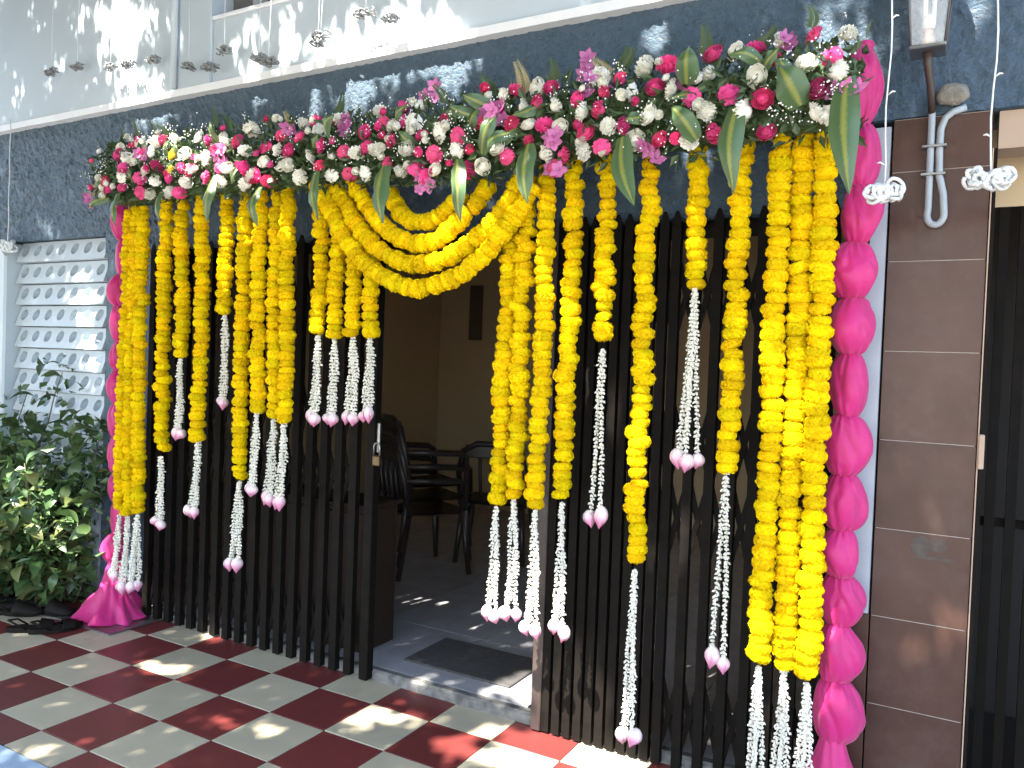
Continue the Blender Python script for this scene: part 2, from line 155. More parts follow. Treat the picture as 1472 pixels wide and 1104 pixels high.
# ------------------------------------------------------------------ materials
def mat(name, base, rough=.6, var=None, scale=8, detail=6, bump=0, bscale=40, bdist=.01, metal=0, objvar=0, spec=.5, sheen=0, sss=0, trans=0, dirt=None, dscale=3, dlo=.55, dhi=.75, coord='Object', hue=0, coat=0):
    m=bpy.data.materials.new(name); m.use_nodes=True; n=m.node_tree.nodes; l=m.node_tree.links; p=n['Principled BSDF']
    p.inputs['Roughness'].default_value=rough; p.inputs['Metallic'].default_value=metal; p.inputs['Specular IOR Level'].default_value=spec
    if coat: p.inputs['Coat Weight'].default_value=coat; p.inputs['Coat Roughness'].default_value=.12
    tc=n.new('ShaderNodeTexCoord'); crd=tc.outputs[coord]
    c4=lambda c:(c[0],c[1],c[2],1)
    rgb=n.new('ShaderNodeRGB'); rgb.outputs[0].default_value=c4(base); col=rgb.outputs[0]
    def noise(sc,det=6,ro=.6):
        t=n.new('ShaderNodeTexNoise'); t.inputs['Scale'].default_value=sc; t.inputs['Detail'].default_value=det; t.inputs['Roughness'].default_value=ro; l.new(crd,t.inputs['Vector']); return t.outputs['Fac']
    def mix(fac,a,b):
        x=n.new('ShaderNodeMix'); x.data_type='RGBA'; l.new(fac,x.inputs[0]); l.new(a,x.inputs[6])
        if isinstance(b,tuple): x.inputs[7].default_value=b
        else: l.new(b,x.inputs[7])
        return x.outputs[2]
    def ramp(f,lo,hi):
        x=n.new('ShaderNodeMapRange'); x.inputs[1].default_value=lo; x.inputs[2].default_value=hi; l.new(f,x.inputs[0]); return x.outputs[0]
    if var: col=mix(ramp(noise(scale,detail),.3,.7),col,c4(var))
    if dirt: col=mix(ramp(noise(dscale,8,.7),dlo,dhi),col,c4(dirt))
    if objvar or hue:
        oi=n.new('ShaderNodeObjectInfo'); h=n.new('ShaderNodeHueSaturation'); l.new(col,h.inputs['Color'])
        mr=n.new('ShaderNodeMapRange'); mr.inputs[3].default_value=1-objvar; mr.inputs[4].default_value=1+objvar; l.new(oi.outputs['Random'],mr.inputs[0]); l.new(mr.outputs[0],h.inputs['Value'])
        if hue:
            m2=n.new('ShaderNodeMapRange'); m2.inputs[3].default_value=.5-hue; m2.inputs[4].default_value=.5+hue
            fr=n.new('ShaderNodeMath'); fr.operation='FRACT'; mu=n.new('ShaderNodeMath'); mu.operation='MULTIPLY'; mu.inputs[1].default_value=17.3
            l.new(oi.outputs['Random'],mu.inputs[0]); l.new(mu.outputs[0],fr.inputs[0]); l.new(fr.outputs[0],m2.inputs[0]); l.new(m2.outputs[0],h.inputs['Hue'])
        col=h.outputs[0]
    l.new(col,p.inputs['Base Color'])
    if sheen: p.inputs['Sheen Weight'].default_value=sheen
    if sss:
        p.inputs['Subsurface Weight'].default_value=sss; p.inputs['Subsurface Radius'].default_value=(.02,.01,.005); p.inputs['Subsurface Scale'].default_value=.5
    if bump:
        b=n.new('ShaderNodeBump'); b.inputs['Strength'].default_value=bump; b.inputs['Distance'].default_value=bdist
        l.new(noise(bscale,8,.65),b.inputs['Height']); l.new(b.outputs[0],p.inputs['Normal'])
    if trans:
        t=n.new('ShaderNodeBsdfTranslucent'); l.new(col,t.inputs[0]); ms=n.new('ShaderNodeMixShader'); ms.inputs[0].default_value=trans
        l.new(p.outputs[0],ms.inputs[1]); l.new(t.outputs[0],ms.inputs[2]); l.new(ms.outputs[0],n['Material Output'].inputs[0])
    return m
M={}
M['stucco']=mat('blue_stucco',(.074,.124,.176),.46,var=(.096,.15,.204),scale=5,bump=1.0,bscale=48,bdist=.03,dirt=(.125,.155,.185),dscale=2.2,dlo=.6,dhi=.9,spec=.6)
M['white']=mat('white_paint',(.53,.60,.65),.55,var=(.48,.55,.60),scale=2,bump=.15,bscale=60,bdist=.003,dirt=(.46,.49,.50),dscale=1.3,dlo=.6,dhi=.95)
M['lip']=mat('white_edge',(.82,.84,.85),.5,var=(.76,.78,.8),scale=9,bump=.3,bscale=30,bdist=.004)
M['trim']=mat('grey_white_metal',(.38,.41,.45),.4,var=(.34,.37,.41),scale=5,bump=.06)
M['granite']=mat('brown_granite',(.062,.030,.0215),.34,var=(.086,.045,.033),scale=7,detail=9,bump=.06,bscale=160,bdist=.002,objvar=.15,dirt=(.092,.062,.05),dscale=5,dlo=.5,dhi=.8,spec=.25)
M['grout']=mat('pale_grout',(.42,.36,.31),.85,var=(.3,.26,.23),scale=30)
M['red']=mat('red_cement_tile',(.165,.032,.028),.42,var=(.135,.027,.025),scale=6,bump=.12,bscale=90,bdist=.002,objvar=.1,dirt=(.19,.075,.065),dscale=7,dlo=.62,dhi=.9)
M['cream']=mat('cream_cement_tile',(.50,.44,.31),.45,var=(.43,.38,.27),scale=6,bump=.12,bscale=90,bdist=.002,objvar=.07,dirt=(.20,.175,.14),dscale=9,dlo=.6,dhi=.84)
M['bed']=mat('tile_bed',(.10,.08,.065),.9,var=(.24,.2,.17),scale=30)
M['ground']=mat('concrete_yard',(.30,.28,.25),.9,var=(.2,.19,.17),scale=1.2,bump=.4,bscale=30,dirt=(.12,.11,.1),dscale=.5)
M['apron']=mat('pale_blue_cement',(.36,.47,.58),.7,var=(.3,.4,.5),scale=8,bump=.2)
M['soil']=mat('soil',(.05,.036,.026),.95,var=(.025,.018,.013),scale=14,bump=1,bscale=40,bdist=.03)
M['gate']=mat('dark_gate_paint',(.0055,.0046,.0038),.65,var=(.010,.0076,.006),scale=20,bump=.15,bscale=120,bdist=.002,dirt=(.025,.017,.013),dscale=9,dlo=.66,dhi=.82,spec=.08)
M['post']=mat('worn_gate_post',(.035,.024,.02),.45,var=(.06,.042,.034),scale=14,bump=.2,bscale=90,bdist=.003)
M['brass']=mat('brass',(.16,.11,.05),.45,metal=.8,var=(.08,.06,.035),scale=40)
M['steel']=mat('dull_steel',(.36,.37,.37),.38,metal=.9,var=(.26,.25,.24),scale=30)
M['roomwall']=mat('room_plaster',(.56,.42,.26),.85,var=(.5,.38,.23),scale=2)
M['doorshade']=mat('painted_doorway_shade',(.009,.007,.006),.7)  # near-black colour put in for the shade inside the second doorway
M['roomtile']=mat('grey_vitrified_tile',(.40,.40,.42),.25,var=(.31,.31,.33),scale=5,bump=.03,objvar=.04,dirt=(.25,.24,.23),dscale=4,dlo=.6,dhi=.9)
M['sill']=mat('sill_stone',(.08,.076,.072),.8,var=(.24,.23,.21),scale=18,bump=.7,bscale=50,bdist=.006)
M['mat']=mat('charcoal_mat',(.045,.043,.043),.95,var=(.07,.066,.063),scale=30,bump=.5,bscale=220,bdist=.004,dirt=(.10,.095,.09),dscale=6,dlo=.6,dhi=.85)
M['plastic']=mat('dark_plastic',(.028,.02,.018),.38,var=(.035,.026,.022))
M['wood']=mat('brown_wood',(.03,.02,.015),.5,var=(.022,.015,.011),scale=9,spec=.12)
M['tan']=mat('tan_lintel',(.42,.30,.22),.7,var=(.36,.26,.19),scale=6)
M['marigold']=mat('marigold_petals',(.90,.60,.002),.75,var=(.93,.70,.003),scale=1.6,objvar=.15,hue=.010,bump=.35,bscale=12,bdist=.08,trans=.24,spec=.1)
M['thread']=mat('thread',(.5,.42,.2),.8)
M['floret']=mat('white_floret',(.88,.845,.76),.6,var=(.80,.77,.64),scale=90,objvar=.05,trans=.15,spec=.3)
M['pinkrose']=mat('pink_rose',(.74,.045,.20),.6,var=(.85,.13,.33),scale=35,objvar=.16,hue=.012,trans=.2,spec=.25)
M['whiterose']=mat('white_rose',(.90,.885,.80),.6,var=(.88,.87,.76),scale=30,objvar=.05,trans=.2,spec=.25)
M['darkrose']=mat('maroon_rose',(.30,.02,.09),.6,var=(.4,.05,.14),scale=30,trans=.1)
M['yellowrose']=mat('yellow_blossom',(.83,.62,.03),.6,var=(.85,.7,.1),scale=30,trans=.15)
M['orchid']=mat('purple_orchid',(.42,.04,.24),.55,var=(.66,.28,.50),scale=45,objvar=.2,trans=.2)
M['gyp']=mat('baby_breath',(.85,.85,.82),.7)
M['green']=mat('filler_leaf',(.045,.085,.03),.42,var=(.075,.12,.045),scale=12,objvar=.2,trans=.12)
M['leafd']=mat('shrub_leaf',(.050,.092,.028),.38,var=(.085,.14,.045),scale=14,objvar=.3,hue=.02,trans=.15)
M['leafsun']=mat('sunlit_tint_leaf',(.14,.17,.05),.4,var=(.18,.20,.075),scale=14,objvar=.25,trans=.2)  # paler copy of the shrub leaf, sunlight put into the colour
M['crown']=mat('tree_leaf',(.06,.11,.03),.5,var=(.08,.13,.04),scale=3)
M['bark']=mat('bark',(.13,.09,.065),.95,var=(.07,.05,.038),scale=12,bump=1,bscale=25,bdist=.03)
M['stem']=mat('green_stem',(.10,.12,.05),.7,var=(.14,.10,.06),scale=20)
M['frond']=mat('dry_frond',(.34,.30,.18),.8,var=(.22,.2,.1),scale=30)
M['wire']=mat('white_wire',(.72,.75,.76),.4,var=(.6,.63,.64),scale=50)
M['shadewire']=mat('shaded_wire',(.30,.32,.33),.6,var=(.18,.18,.17),scale=60)  # greyer copy of the wire, shading of the wall coils in its colour
M['pipe']=mat('grey_conduit',(.33,.37,.39),.45,var=(.27,.30,.32),scale=12,bump=.1)
M['cement']=mat('cement_lump',(.33,.31,.26),.95,var=(.18,.17,.14),scale=30,bump=1,bscale=50,bdist=.02)
M['sandal']=mat('dark_sandal',(.005,.004,.0035),.6,var=(.012,.009,.007),scale=20,bump=.3,bscale=120,bdist=.003,spec=.12)
M['insole']=mat('sandal_insole',(.02,.014,.011),.75,var=(.012,.009,.007),scale=16,spec=.12)
M['plaque']=mat('plaque_board',(.12,.085,.055),.6,var=(.09,.065,.04),scale=12)
M['residue']=mat('glue_residue',(.085,.07,.057),.8,var=(.06,.038,.03),scale=45)
M['bulb']=mat('milk_glass',(.8,.8,.78),.25)
M['socket']=mat('lamp_socket',(.5,.28,.2),.5,var=(.6,.5,.42),scale=20)
M['frame']=mat('lamp_frame',(.10,.10,.10),.45,metal=.6)
M['window']=mat('window_pane',(.12,.12,.115),.2,var=(.2,.19,.17),scale=4)
def glass_mat():
    m=bpy.data.materials.new('clear_glass'); m.use_nodes=True; p=m.node_tree.nodes['Principled BSDF']
    p.inputs['Base Color'].default_value=(.85,.9,.92,1); p.inputs['Roughness'].default_value=.12; p.inputs['Alpha'].default_value=.28; p.inputs['Specular IOR Level'].default_value=.6
    return m
M['glass']=glass_mat()
def tulle_mat():
    m=mat('pink_tulle',(.56,.017,.165),.45,var=(.66,.028,.215),scale=7,sheen=.25,trans=.22,bump=.25,bscale=18,bdist=.02,spec=.4)
    return m
M['tulle']=tulle_mat()
def blade_mat():
    m=bpy.data.materials.new('striped_leaf'); m.use_nodes=True; n=m.node_tree.nodes; l=m.node_tree.links; p=n['Principled BSDF']
    a=n.new('ShaderNodeAttribute'); a.attribute_name='across'
    ns=n.new('ShaderNodeTexNoise'); ns.inputs['Scale'].default_value=28
    ad=n.new('ShaderNodeMath'); ad.operation='MULTIPLY_ADD'; ad.inputs[1].default_value=.35; l.new(ns.outputs['Fac'],ad.inputs[0]); l.new(a.outputs['Fac'],ad.inputs[2])
    r=n.new('ShaderNodeValToRGB'); e=r.color_ramp.elements; e[0].position=.24; e[0].color=(.24,.26,.06,1); e[1].position=.46; e[1].color=(.066,.125,.05,1)
    x=e.new(.95); x.color=(.09,.15,.065,1); l.new(ad.outputs[0],r.inputs[0]); l.new(r.outputs[0],p.inputs['Base Color']); p.inputs['Roughness'].default_value=.38
    t=n.new('ShaderNodeBsdfTranslucent'); l.new(r.outputs[0],t.inputs[0]); ms=n.new('ShaderNodeMixShader'); ms.inputs[0].default_value=.15
    l.new(p.outputs[0],ms.inputs[1]); l.new(t.outputs[0],ms.inputs[2]); l.new(ms.outputs[0],n['Material Output'].inputs[0])
    return m
M['blade']=blade_mat()
def lotus_mat():
    m=bpy.data.materials.new('lotus_bud'); m.use_nodes=True; n=m.node_tree.nodes; l=m.node_tree.links; p=n['Principled BSDF']
    g=n.new('ShaderNodeTexCoord'); sx=n.new('ShaderNodeSeparateXYZ'); l.new(g.outputs['Generated'],sx.inputs[0])
    ns=n.new('ShaderNodeTexNoise'); ns.inputs['Scale'].default_value=5; l.new(g.outputs['Generated'],ns.inputs['Vector'])
    ad=n.new('ShaderNodeMath'); ad.operation='MULTIPLY_ADD'; ad.inputs[1].default_value=.3; l.new(ns.outputs['Fac'],ad.inputs[0]); l.new(sx.outputs[2],ad.inputs[2])
    r=n.new('ShaderNodeValToRGB'); e=r.color_ramp.elements; e[0].position=.14; e[0].color=(.58,.15,.31,1); e[1].position=.95; e[1].color=(.80,.66,.65,1)
    x=e.new(.55); x.color=(.68,.31,.44,1); l.new(ad.outputs[0],r.inputs[0]); l.new(r.outputs[0],p.inputs['Base Color']); p.inputs['Roughness'].default_value=.45
    return m
M['lotus']=lotus_mat()

# ------------------------------------------------------------------ the setting: ground, tiled floor, soil
def struct(o): o['kind']='structure'; return o
ZG=-.03
g=MB(); g.add([(-60,-60,ZG-.02),(60,-60,ZG-.02),(60,60,ZG-.02),(-60,60,ZG-.02)],[(0,1,2,3)])
struct(g.build('ground',M['ground']))
T=.3029; X0=-3.6711; Y0=-.8147; XA=X0-3*T
pf=struct(MB().box(XA-.004,1.9,-1.262,.004,ZG-.015,-.009).build('patio_floor',M['bed']))
rows=[(-1.262,Y0-T,0),(Y0-T,Y0,-1),(Y0,Y0+T,0),(Y0+T,Y0+2*T,1),(Y0+2*T,0,2)]
tiles={}
for j,(ya,yb,jj) in enumerate(rows):
    for i in range(-3,18):
        xa,xb=X0+i*T,X0+(i+1)*T
        if (xa,xb) and xb>1.9: continue
        c='cream' if (i+jj)%2==0 else 'red'
        key=(j,c)
        if key not in tiles:
            gp=.0016
            tiles[key]=MB().box(-T/2+gp,T/2-gp,-(yb-ya)/2+gp,(yb-ya)/2-gp,-.012,0,b=.0016).mesh('tile',M[c])
        inst('tile',tiles[key],pf,((xa+xb)/2,(ya+yb)/2,random.uniform(-.0012,.0008)),(random.gauss(0,.0012),random.gauss(0,.0012),random.gauss(0,.0015)))
struct(MB().box(-8,2,-1.75,-1.266,ZG-.018,.004,b=.006).build('pavement',M['apron']))
n=60; V=[];Fq=[]
for a in range(n+1):
    for b in range(n+1):
        x=-7.5+(XA-.012+7.5)*a/n; y=-1.26+1.60*b/n
        V.append((x,y,-.025+.03*mn.noise(Vector((x*3,y*3,0)))+.012*mn.noise(Vector((x*14,y*14,3)))-(.02 if a==n else 0)))
for a in range(n):
    for b in range(n): Fq.append((a*(n+1)+b,(a+1)*(n+1)+b,(a+1)*(n+1)+b+1,a*(n+1)+b+1))
so_=link(bpy.data.objects.new('soil',npmesh('soil',V,Fq,M['soil'],True))); struct(so_)

# ------------------------------------------------------------------ the house
def stucco_face(parent):
    st=.0125; nx=int(9.4/st); nz=int(.83/st); V=[];idx={};Fq=[]
    def low(x): return 2.18 if x<-4.42 else (2.07 if x<-.30 else 2.362)
    for i in range(nx+1):
        x=-7.2+st*i
        for k in range(nz+1):
            z=2.888-st*k
            if z<low(x)-st*.5: break
            p=Vector((x,0,z)); a=mn.noise(Vector((x*9,1.7,z*13))); b=mn.noise(Vector((x*24,3.1,z*34))); c=mn.noise(Vector((x*55,5,z*60)))
            idx[i,k]=len(V); V.append((x,-.002-.011*abs(a)-.016*abs(b)-.008*c,z))
    for i in range(nx):
        for k in range(nz):
            q=[(i,k),(i,k+1),(i+1,k+1),(i+1,k)]
            if all(t in idx for t in q): Fq.append([idx[t] for t in q])
    V=np.array(V)-np.array(wl(parent)); o=link(bpy.data.objects.new('stucco_wall',npmesh('stucco_wall',V,Fq,M['stucco'],True))); o.parent=parent
H=thing('house','house front with blue-grey stucco band, white upper wall and brown tiled pillar','building',(-2,.2,0))
MB().prism([(-7.2,2.18),(-4.42,2.18),(-4.42,-.03),(-3.97,-.03),(-3.97,2.07),(-.30,2.07),(-.30,2.362),(2.2,2.362),(2.2,2.888),(-7.2,2.888)],.012,.24).build('wall_core',M['stucco'],H)
stucco_face(H)
# white upper wall: plain panel, parapet under the window, back wall
MB().box(-7.2,-3.51,-.045,.25,2.93,4.6).build('upper_wall',M['white'],H)
MB().box(-3.508,2.2,-.025,.25,2.93,3.262).build('parapet',M['white'],H)
lip=MB(); N=60
for i in range(N):
    xa=-7.2+9.4*i/N; xb=-7.2+9.4*(i+1)/N
    if i==0: ring=[]
    pass
lv=[];lf=[]
for i in range(N+1):
    x=-7.2+9.4*i/N; d=.004*mn.noise(Vector((x*2.2,0,0)))
    lv+=[(x,-.056,2.888+d),(x,-.058,2.926),(x,-.015,2.929),(x,-.004,2.886+d)]
for i in range(N):
    for k in range(4): lf.append((i*4+k,i*4+(k+1)%4,i*4+4+(k+1)%4,i*4+4+k))
lip.add(lv,lf).build('drip_edge',M['lip'],H)
wn=MB().box(-3.508,2.2,.10,.14,3.262,4.6).build('window',M['window'],H)
for x in (-3.27,-2.98,-2.3): MB().box(x-.028,x+.028,.04,.10,3.27,4.6,b=.004).build('frame',M['trim'],wn)
MB().box(-3.508,2.2,-.04,.10,3.265,3.285,b=.004).build('window_sill',M['lip'],H)
MB().tube([(-3.77,-.066,2.93),(-3.77,-.066,4.6)],.017,10).build('downpipe',M['white'],H,True)
MB().box(-7.2,2.2,.25,4.2,2.70,2.80).build('ceiling',M['roomwall'],H)
MB().box(-7.2,2.2,4.0,4.2,-.03,2.69).build('room_wall',M['roomwall'],H)
MB().box(-4.95,-4.75,.3,3.99,-.03,2.69).build('room_wall',M['roomwall'],H)
MB().box(-.06,.06,.42,3.99,-.03,2.69).build('room_wall',M['roomwall'],H)
MB().box(1.9,2.1,.25,3.99,-.03,2.69).build('room_wall',M['roomwall'],H)
MB().box(-7.2,2.2,.245,.25,2.1,2.69).build('room_wall',M['roomwall'],H)
pl=MB().box(-.21,.066,-.0022,.4,-.02,2.36).build('pillar',M['grout'],H)
zz=[-.02,.107,.404,.702,.999,1.296,1.593,1.891,2.186,2.359]
for a,b in zip(zz[:-1],zz[1:]): MB().box(-.2125,.070,-.0045,.0005,a+.0014,b-.0014,b=.0008).build('tile',M['granite'],pl)
for (x,z,sx,sz,k) in ((-.075,.955,.030,.032,1),(-.022,.965,.026,.026,2),(-.03,.920,.062,.006,3)):
    q=[(x+sx*math.cos(a)*(1+.35*mn.noise(Vector((math.cos(a)*2+k*9,math.sin(a)*2,k)))),z+sz*math.sin(a)*(1+.35*mn.noise(Vector((math.cos(a)*2,math.sin(a)*2+k*5,k))))) for a in [2*math.pi*i/22 for i in range(22)]]
    MB().prism(q,-.0055,-.0049).build('glue_residue',M['residue'],pl)
MB().box(-.29,-.216,.004,.2,-.02,2.06).build('gate_jamb',M['gate'],H)
st=MB(); st.prism([(-.286,.71),(-.219,.71),(-.219,2.335),(-.286,2.335)],-.022,.0)
stp=st.build('jamb_strip',M['trim'],H)
MB().box(-.283,-.268,-.0245,-.0225,1.93,2.0,b=.0008).build('slot',M['gate'],stp)
MB().box(-.288,-.217,-.012,.001,-.01,.706,b=.002).build('tile',M['granite'],H)
MB().box(.0725,.0765,-.010,.3,-.02,2.24,b=.001).build('edge_strip',M['tan'],H)
MB().box(.0775,.0875,-.006,.3,-.02,2.24,b=.001).build('door_frame',M['gate'],H)
MB().box(.088,1.89,.01,.14,2.24,2.358).build('door_lintel',M['tan'],H)
MB().box(.075,.092,-.02,.0,1.225,1.335,b=.003).build('latch_plate',M['tan'],H)
MB().box(.10,1.88,1.2,1.3,-.02,2.6).build('dark_backing',M['doorshade'],H)  # dark sheet closing the doorway, its shade put into the colour
# room floor with vitrified tiles and a rough stone sill edge
rf=struct(MB().box(-4.74,-.07,.036,3.98,-.02,.034).build('room_floor',M['grout']))
TP=.60; rtm=MB().box(-TP/2+.001,TP/2-.001,-TP/2+.001,TP/2-.001,-.012,0,b=.0008).mesh('tile',M['roomtile'])
for i in range(7):
    for j in range(6):
        if j*TP+.04+TP<3.99: inst('tile',rtm,rf,(-4.72+TP*(i+.5)+.40-.2,.04+TP*(j+.5),.047))
sv=[];sf=[];N=46
for i in range(N+1):
    x=-3.96+3.66*i/N
    a=.010*mn.noise(Vector((x*9,1,0)));b=.006*mn.noise(Vector((x*14,5,0)))
    sv+=[(x,-.006+a*.6,-.012),(x,-.008+a,.038+b),(x,.004+a*.4,.0475+b*.3),(x,.039,.0468),(x,.039,-.012)]
for i in range(N):
    for k in range(4): sf.append((i*5+k,i*5+5+k,i*5+6+k,i*5+1+k))
struct(MB().add(sv,sf).build('door_sill',M['sill']))

# ------------------------------------------------------------------ breeze block screen and white gatepost at the left
J=thing('breeze_block_screen','white breeze block screen with rows of round holes behind the shrubs','screen',(-4.9,.06,0))
MB().box(-5.36,-4.43,.10,.14,-.02,2.179).build('backing',M['white'],J)
def block_mesh():
    s=.131; hh=.1355; ns=16; V=[];Fc=[]; yt,yb=.048,.0     # leaning plate: top set back, foot proud
    def Y(z): return yb+(yt-yb)*(z/hh)
    ring=[]; cz=.073; rr=.036
    for k in range(ns):
        a=2*math.pi*k/ns; x=rr*math.cos(a); z=cz+rr*math.sin(a); ring.append((x,z,a))
    def edge(a):
        c,s_=math.cos(a),math.sin(a); hx=s/2; up_=hh-.006-cz; dn=cz
        t=min(hx/abs(c) if abs(c)>1e-6 else 9,(up_/s_ if s_>1e-6 else 9),(dn/-s_ if s_<-1e-6 else 9)); return (c*t,cz+s_*t)
    outer=[edge(a) for _,_,a in ring]
    # snap nearest ring directions to the corners
    for cx_,cz_ in ((s/2,hh-.006),(-s/2,hh-.006),(-s/2,0),(s/2,0)):
        k=min(range(ns),key=lambda k:(outer[k][0]-cx_)**2+(outer[k][1]-cz_)**2); outer[k]=(cx_,cz_)
    for x,z,a in ring: V.append((x,Y(z),z))
    for x,z in outer: V.append((x,Y(z),z))
    for x,z,a in ring: V.append((x*.93,.078,cz+(z-cz)*.93))
    for k in range(ns):
        k2=(k+1)%ns
        Fc.append((k,ns+k,ns+k2,k2)); Fc.append((2*ns+k,k,k2,2*ns+k2))
    Fc.append(tuple(range(2*ns,3*ns)))
    n=len(V); V+=[(-s/2,0,0),(s/2,0,0),(s/2,.098,0),(-s/2,.098,0),(-s/2,yt,hh-.006),(s/2,yt,hh-.006),(s/2,.098,hh-.006),(-s/2,.098,hh-.006)]
    Fc+=[(n,n+3,n+2,n+1),(n+4,n+5,n+6,n+7),(n,n+4,n+7,n+3),(n+1,n+2,n+6,n+5)]
    return MB().add(V,Fc).mesh('block',M['white'])
bm_=block_mesh()
for rr_ in range(15):
    for c in range(7): inst('block',bm_,J,(-5.295+.1318*c,.0,2.045-.1365*(rr_+0)))
GP=thing('white_gatepost','plain white plastered post beside the breeze block screen','post',(-6.3,.1,0))
MB().box(-7.1,-5.372,-.06,.24,-.02,2.172,b=.012).build('shaft',M['white'],GP)

# ------------------------------------------------------------------ collapsible gates
def bar_mesh(h,wd):
    b=MB(); t=.0045; d=.020
    b.box(-wd/2,wd/2,-.012,-.012+t,0,h); b.box(-wd/2,-wd/2+t,-.012+t,d,.001,h-.001); b.box(wd/2-t,wd/2,-.012+t,d,.001,h-.001)
    b.prism([(-wd/2,h),(wd/2,h),(wd*.15,h+.035),(-wd*.15,h+.035)],-.012,-.006)
    return b.mesh('bar',M['gate'])
BARM={}
def strap(x0,z0,x1,z1,y,parent):
    d=Vector((x1-x0,0,z1-z0)); L=d.length; d.normalize(); nx=Vector((-d.z,0,d.x))*.011
    b=MB(); P=[Vector((x0,y,z0))-d*.012,Vector((x1,y,z1))+d*.012]
    V=[]
    for yy in (y-.0022,y+.0022):
        for p in P: V+=[(p.x+nx.x,yy,p.z+nx.z),(p.x-nx.x,yy,p.z-nx.z)]
    b.add(V,[(0,1,3,2),(4,6,7,5),(0,2,6,4),(1,5,7,3),(0,4,5,1),(2,3,7,6)])
    b.build('brace',M['gate'],parent)
def leaf(name,label,xs,y,wd,loc):
    G=thing(name,label,'gate',loc,group='sliding leaves of the entrance gate')
    H_=2.055
    if wd not in BARM: BARM[wd]=bar_mesh(H_,wd)
    for x in xs: inst('bar',BARM[wd],G,(x,y,.008),(0,0,random.gauss(0,.01)))
    for zc in (.20,.94,1.24,1.78):
        for i in range(len(xs)-1):
            x0,x1=xs[i],xs[i+1]
            strap(x0,zc-.16,x1,zc+.16,y+.012,G); strap(x0,zc+.16,x1,zc-.16,y+.017,G)
    return G
xl=[-3.93+.0925*i for i in range(17)]
GL=leaf('collapsible_gate','dark collapsible steel gate leaf with padlock hook, next to the shrubs',xl,-.030,.042,(-3.1,-.03,.008))
MB().box(-2.372,-2.322,-.05,.0,.006,2.09,b=.004).build('end_post',M['gate'],GL)
MB().box(-3.95,-2.30,-.012,.012,2.015,2.05).build('top_rail',M['gate'],GL)
MB().box(-2.322,-2.306,-.034,-.016,1.07,1.21,b=.004).build('hasp',M['steel'],GL)
xr=[-1.40+.047*i for i in range(11)]; x=xr[-1]
while x<-.36: x+=.079; xr.append(x)
GR=leaf('collapsible_gate','dark collapsible steel gate leaf bunched up beside the brown pillar',xr,-.030,.034,(-.85,-.03,.008))
MB().box(-1.462,-1.418,-.05,.0,.006,2.09,b=.004).build('end_post',M['post'],GR)
MB().box(-1.46,-.31,-.012,.012,2.0,2.045).build('top_rail',M['gate'],GR)
tr=thing('gate_track','dark steel track running over the gate opening','track',(-2.1,.06,2.03))
MB().box(-3.96,-.30,.02,.06,2.02,2.066,b=.003).build('channel',M['gate'],tr)
pk=thing('padlock','small tarnished brass padlock hanging on the gate hasp','padlock',(-2.312,-.045,1.06))
MB().tube([(-2.325,-.045,1.06),(-2.325,-.045,1.10),(-2.320,-.045,1.113),(-2.308,-.045,1.118),(-2.296,-.045,1.113),(-2.291,-.045,1.10),(-2.291,-.045,1.06)],.0045,8).build('shackle',M['steel'],pk,True)
MB().box(-2.328,-2.288,-.054,-.036,1.012,1.06,b=.004).build('lock_body',M['brass'],pk)
# second doorway beyond the pillar: folded grille
MB().box(.09,1.88,.03,1.19,-.02,.03).build('inner_floor',M['doorshade'],H)
G2=thing('folded_grille','folded black grille in the doorway beyond the brown pillar','gate',(.4,.26,0.03))
b2=bar_mesh(2.2,.03)
for i in range(12): inst('bar',b2,G2,(.125+.05*i+.012*(i%3),.26+.02*(i%2),.03))
MB().box(.10,.80,.30,.315,1.0,1.03).build('cross_rail',M['gate'],G2)

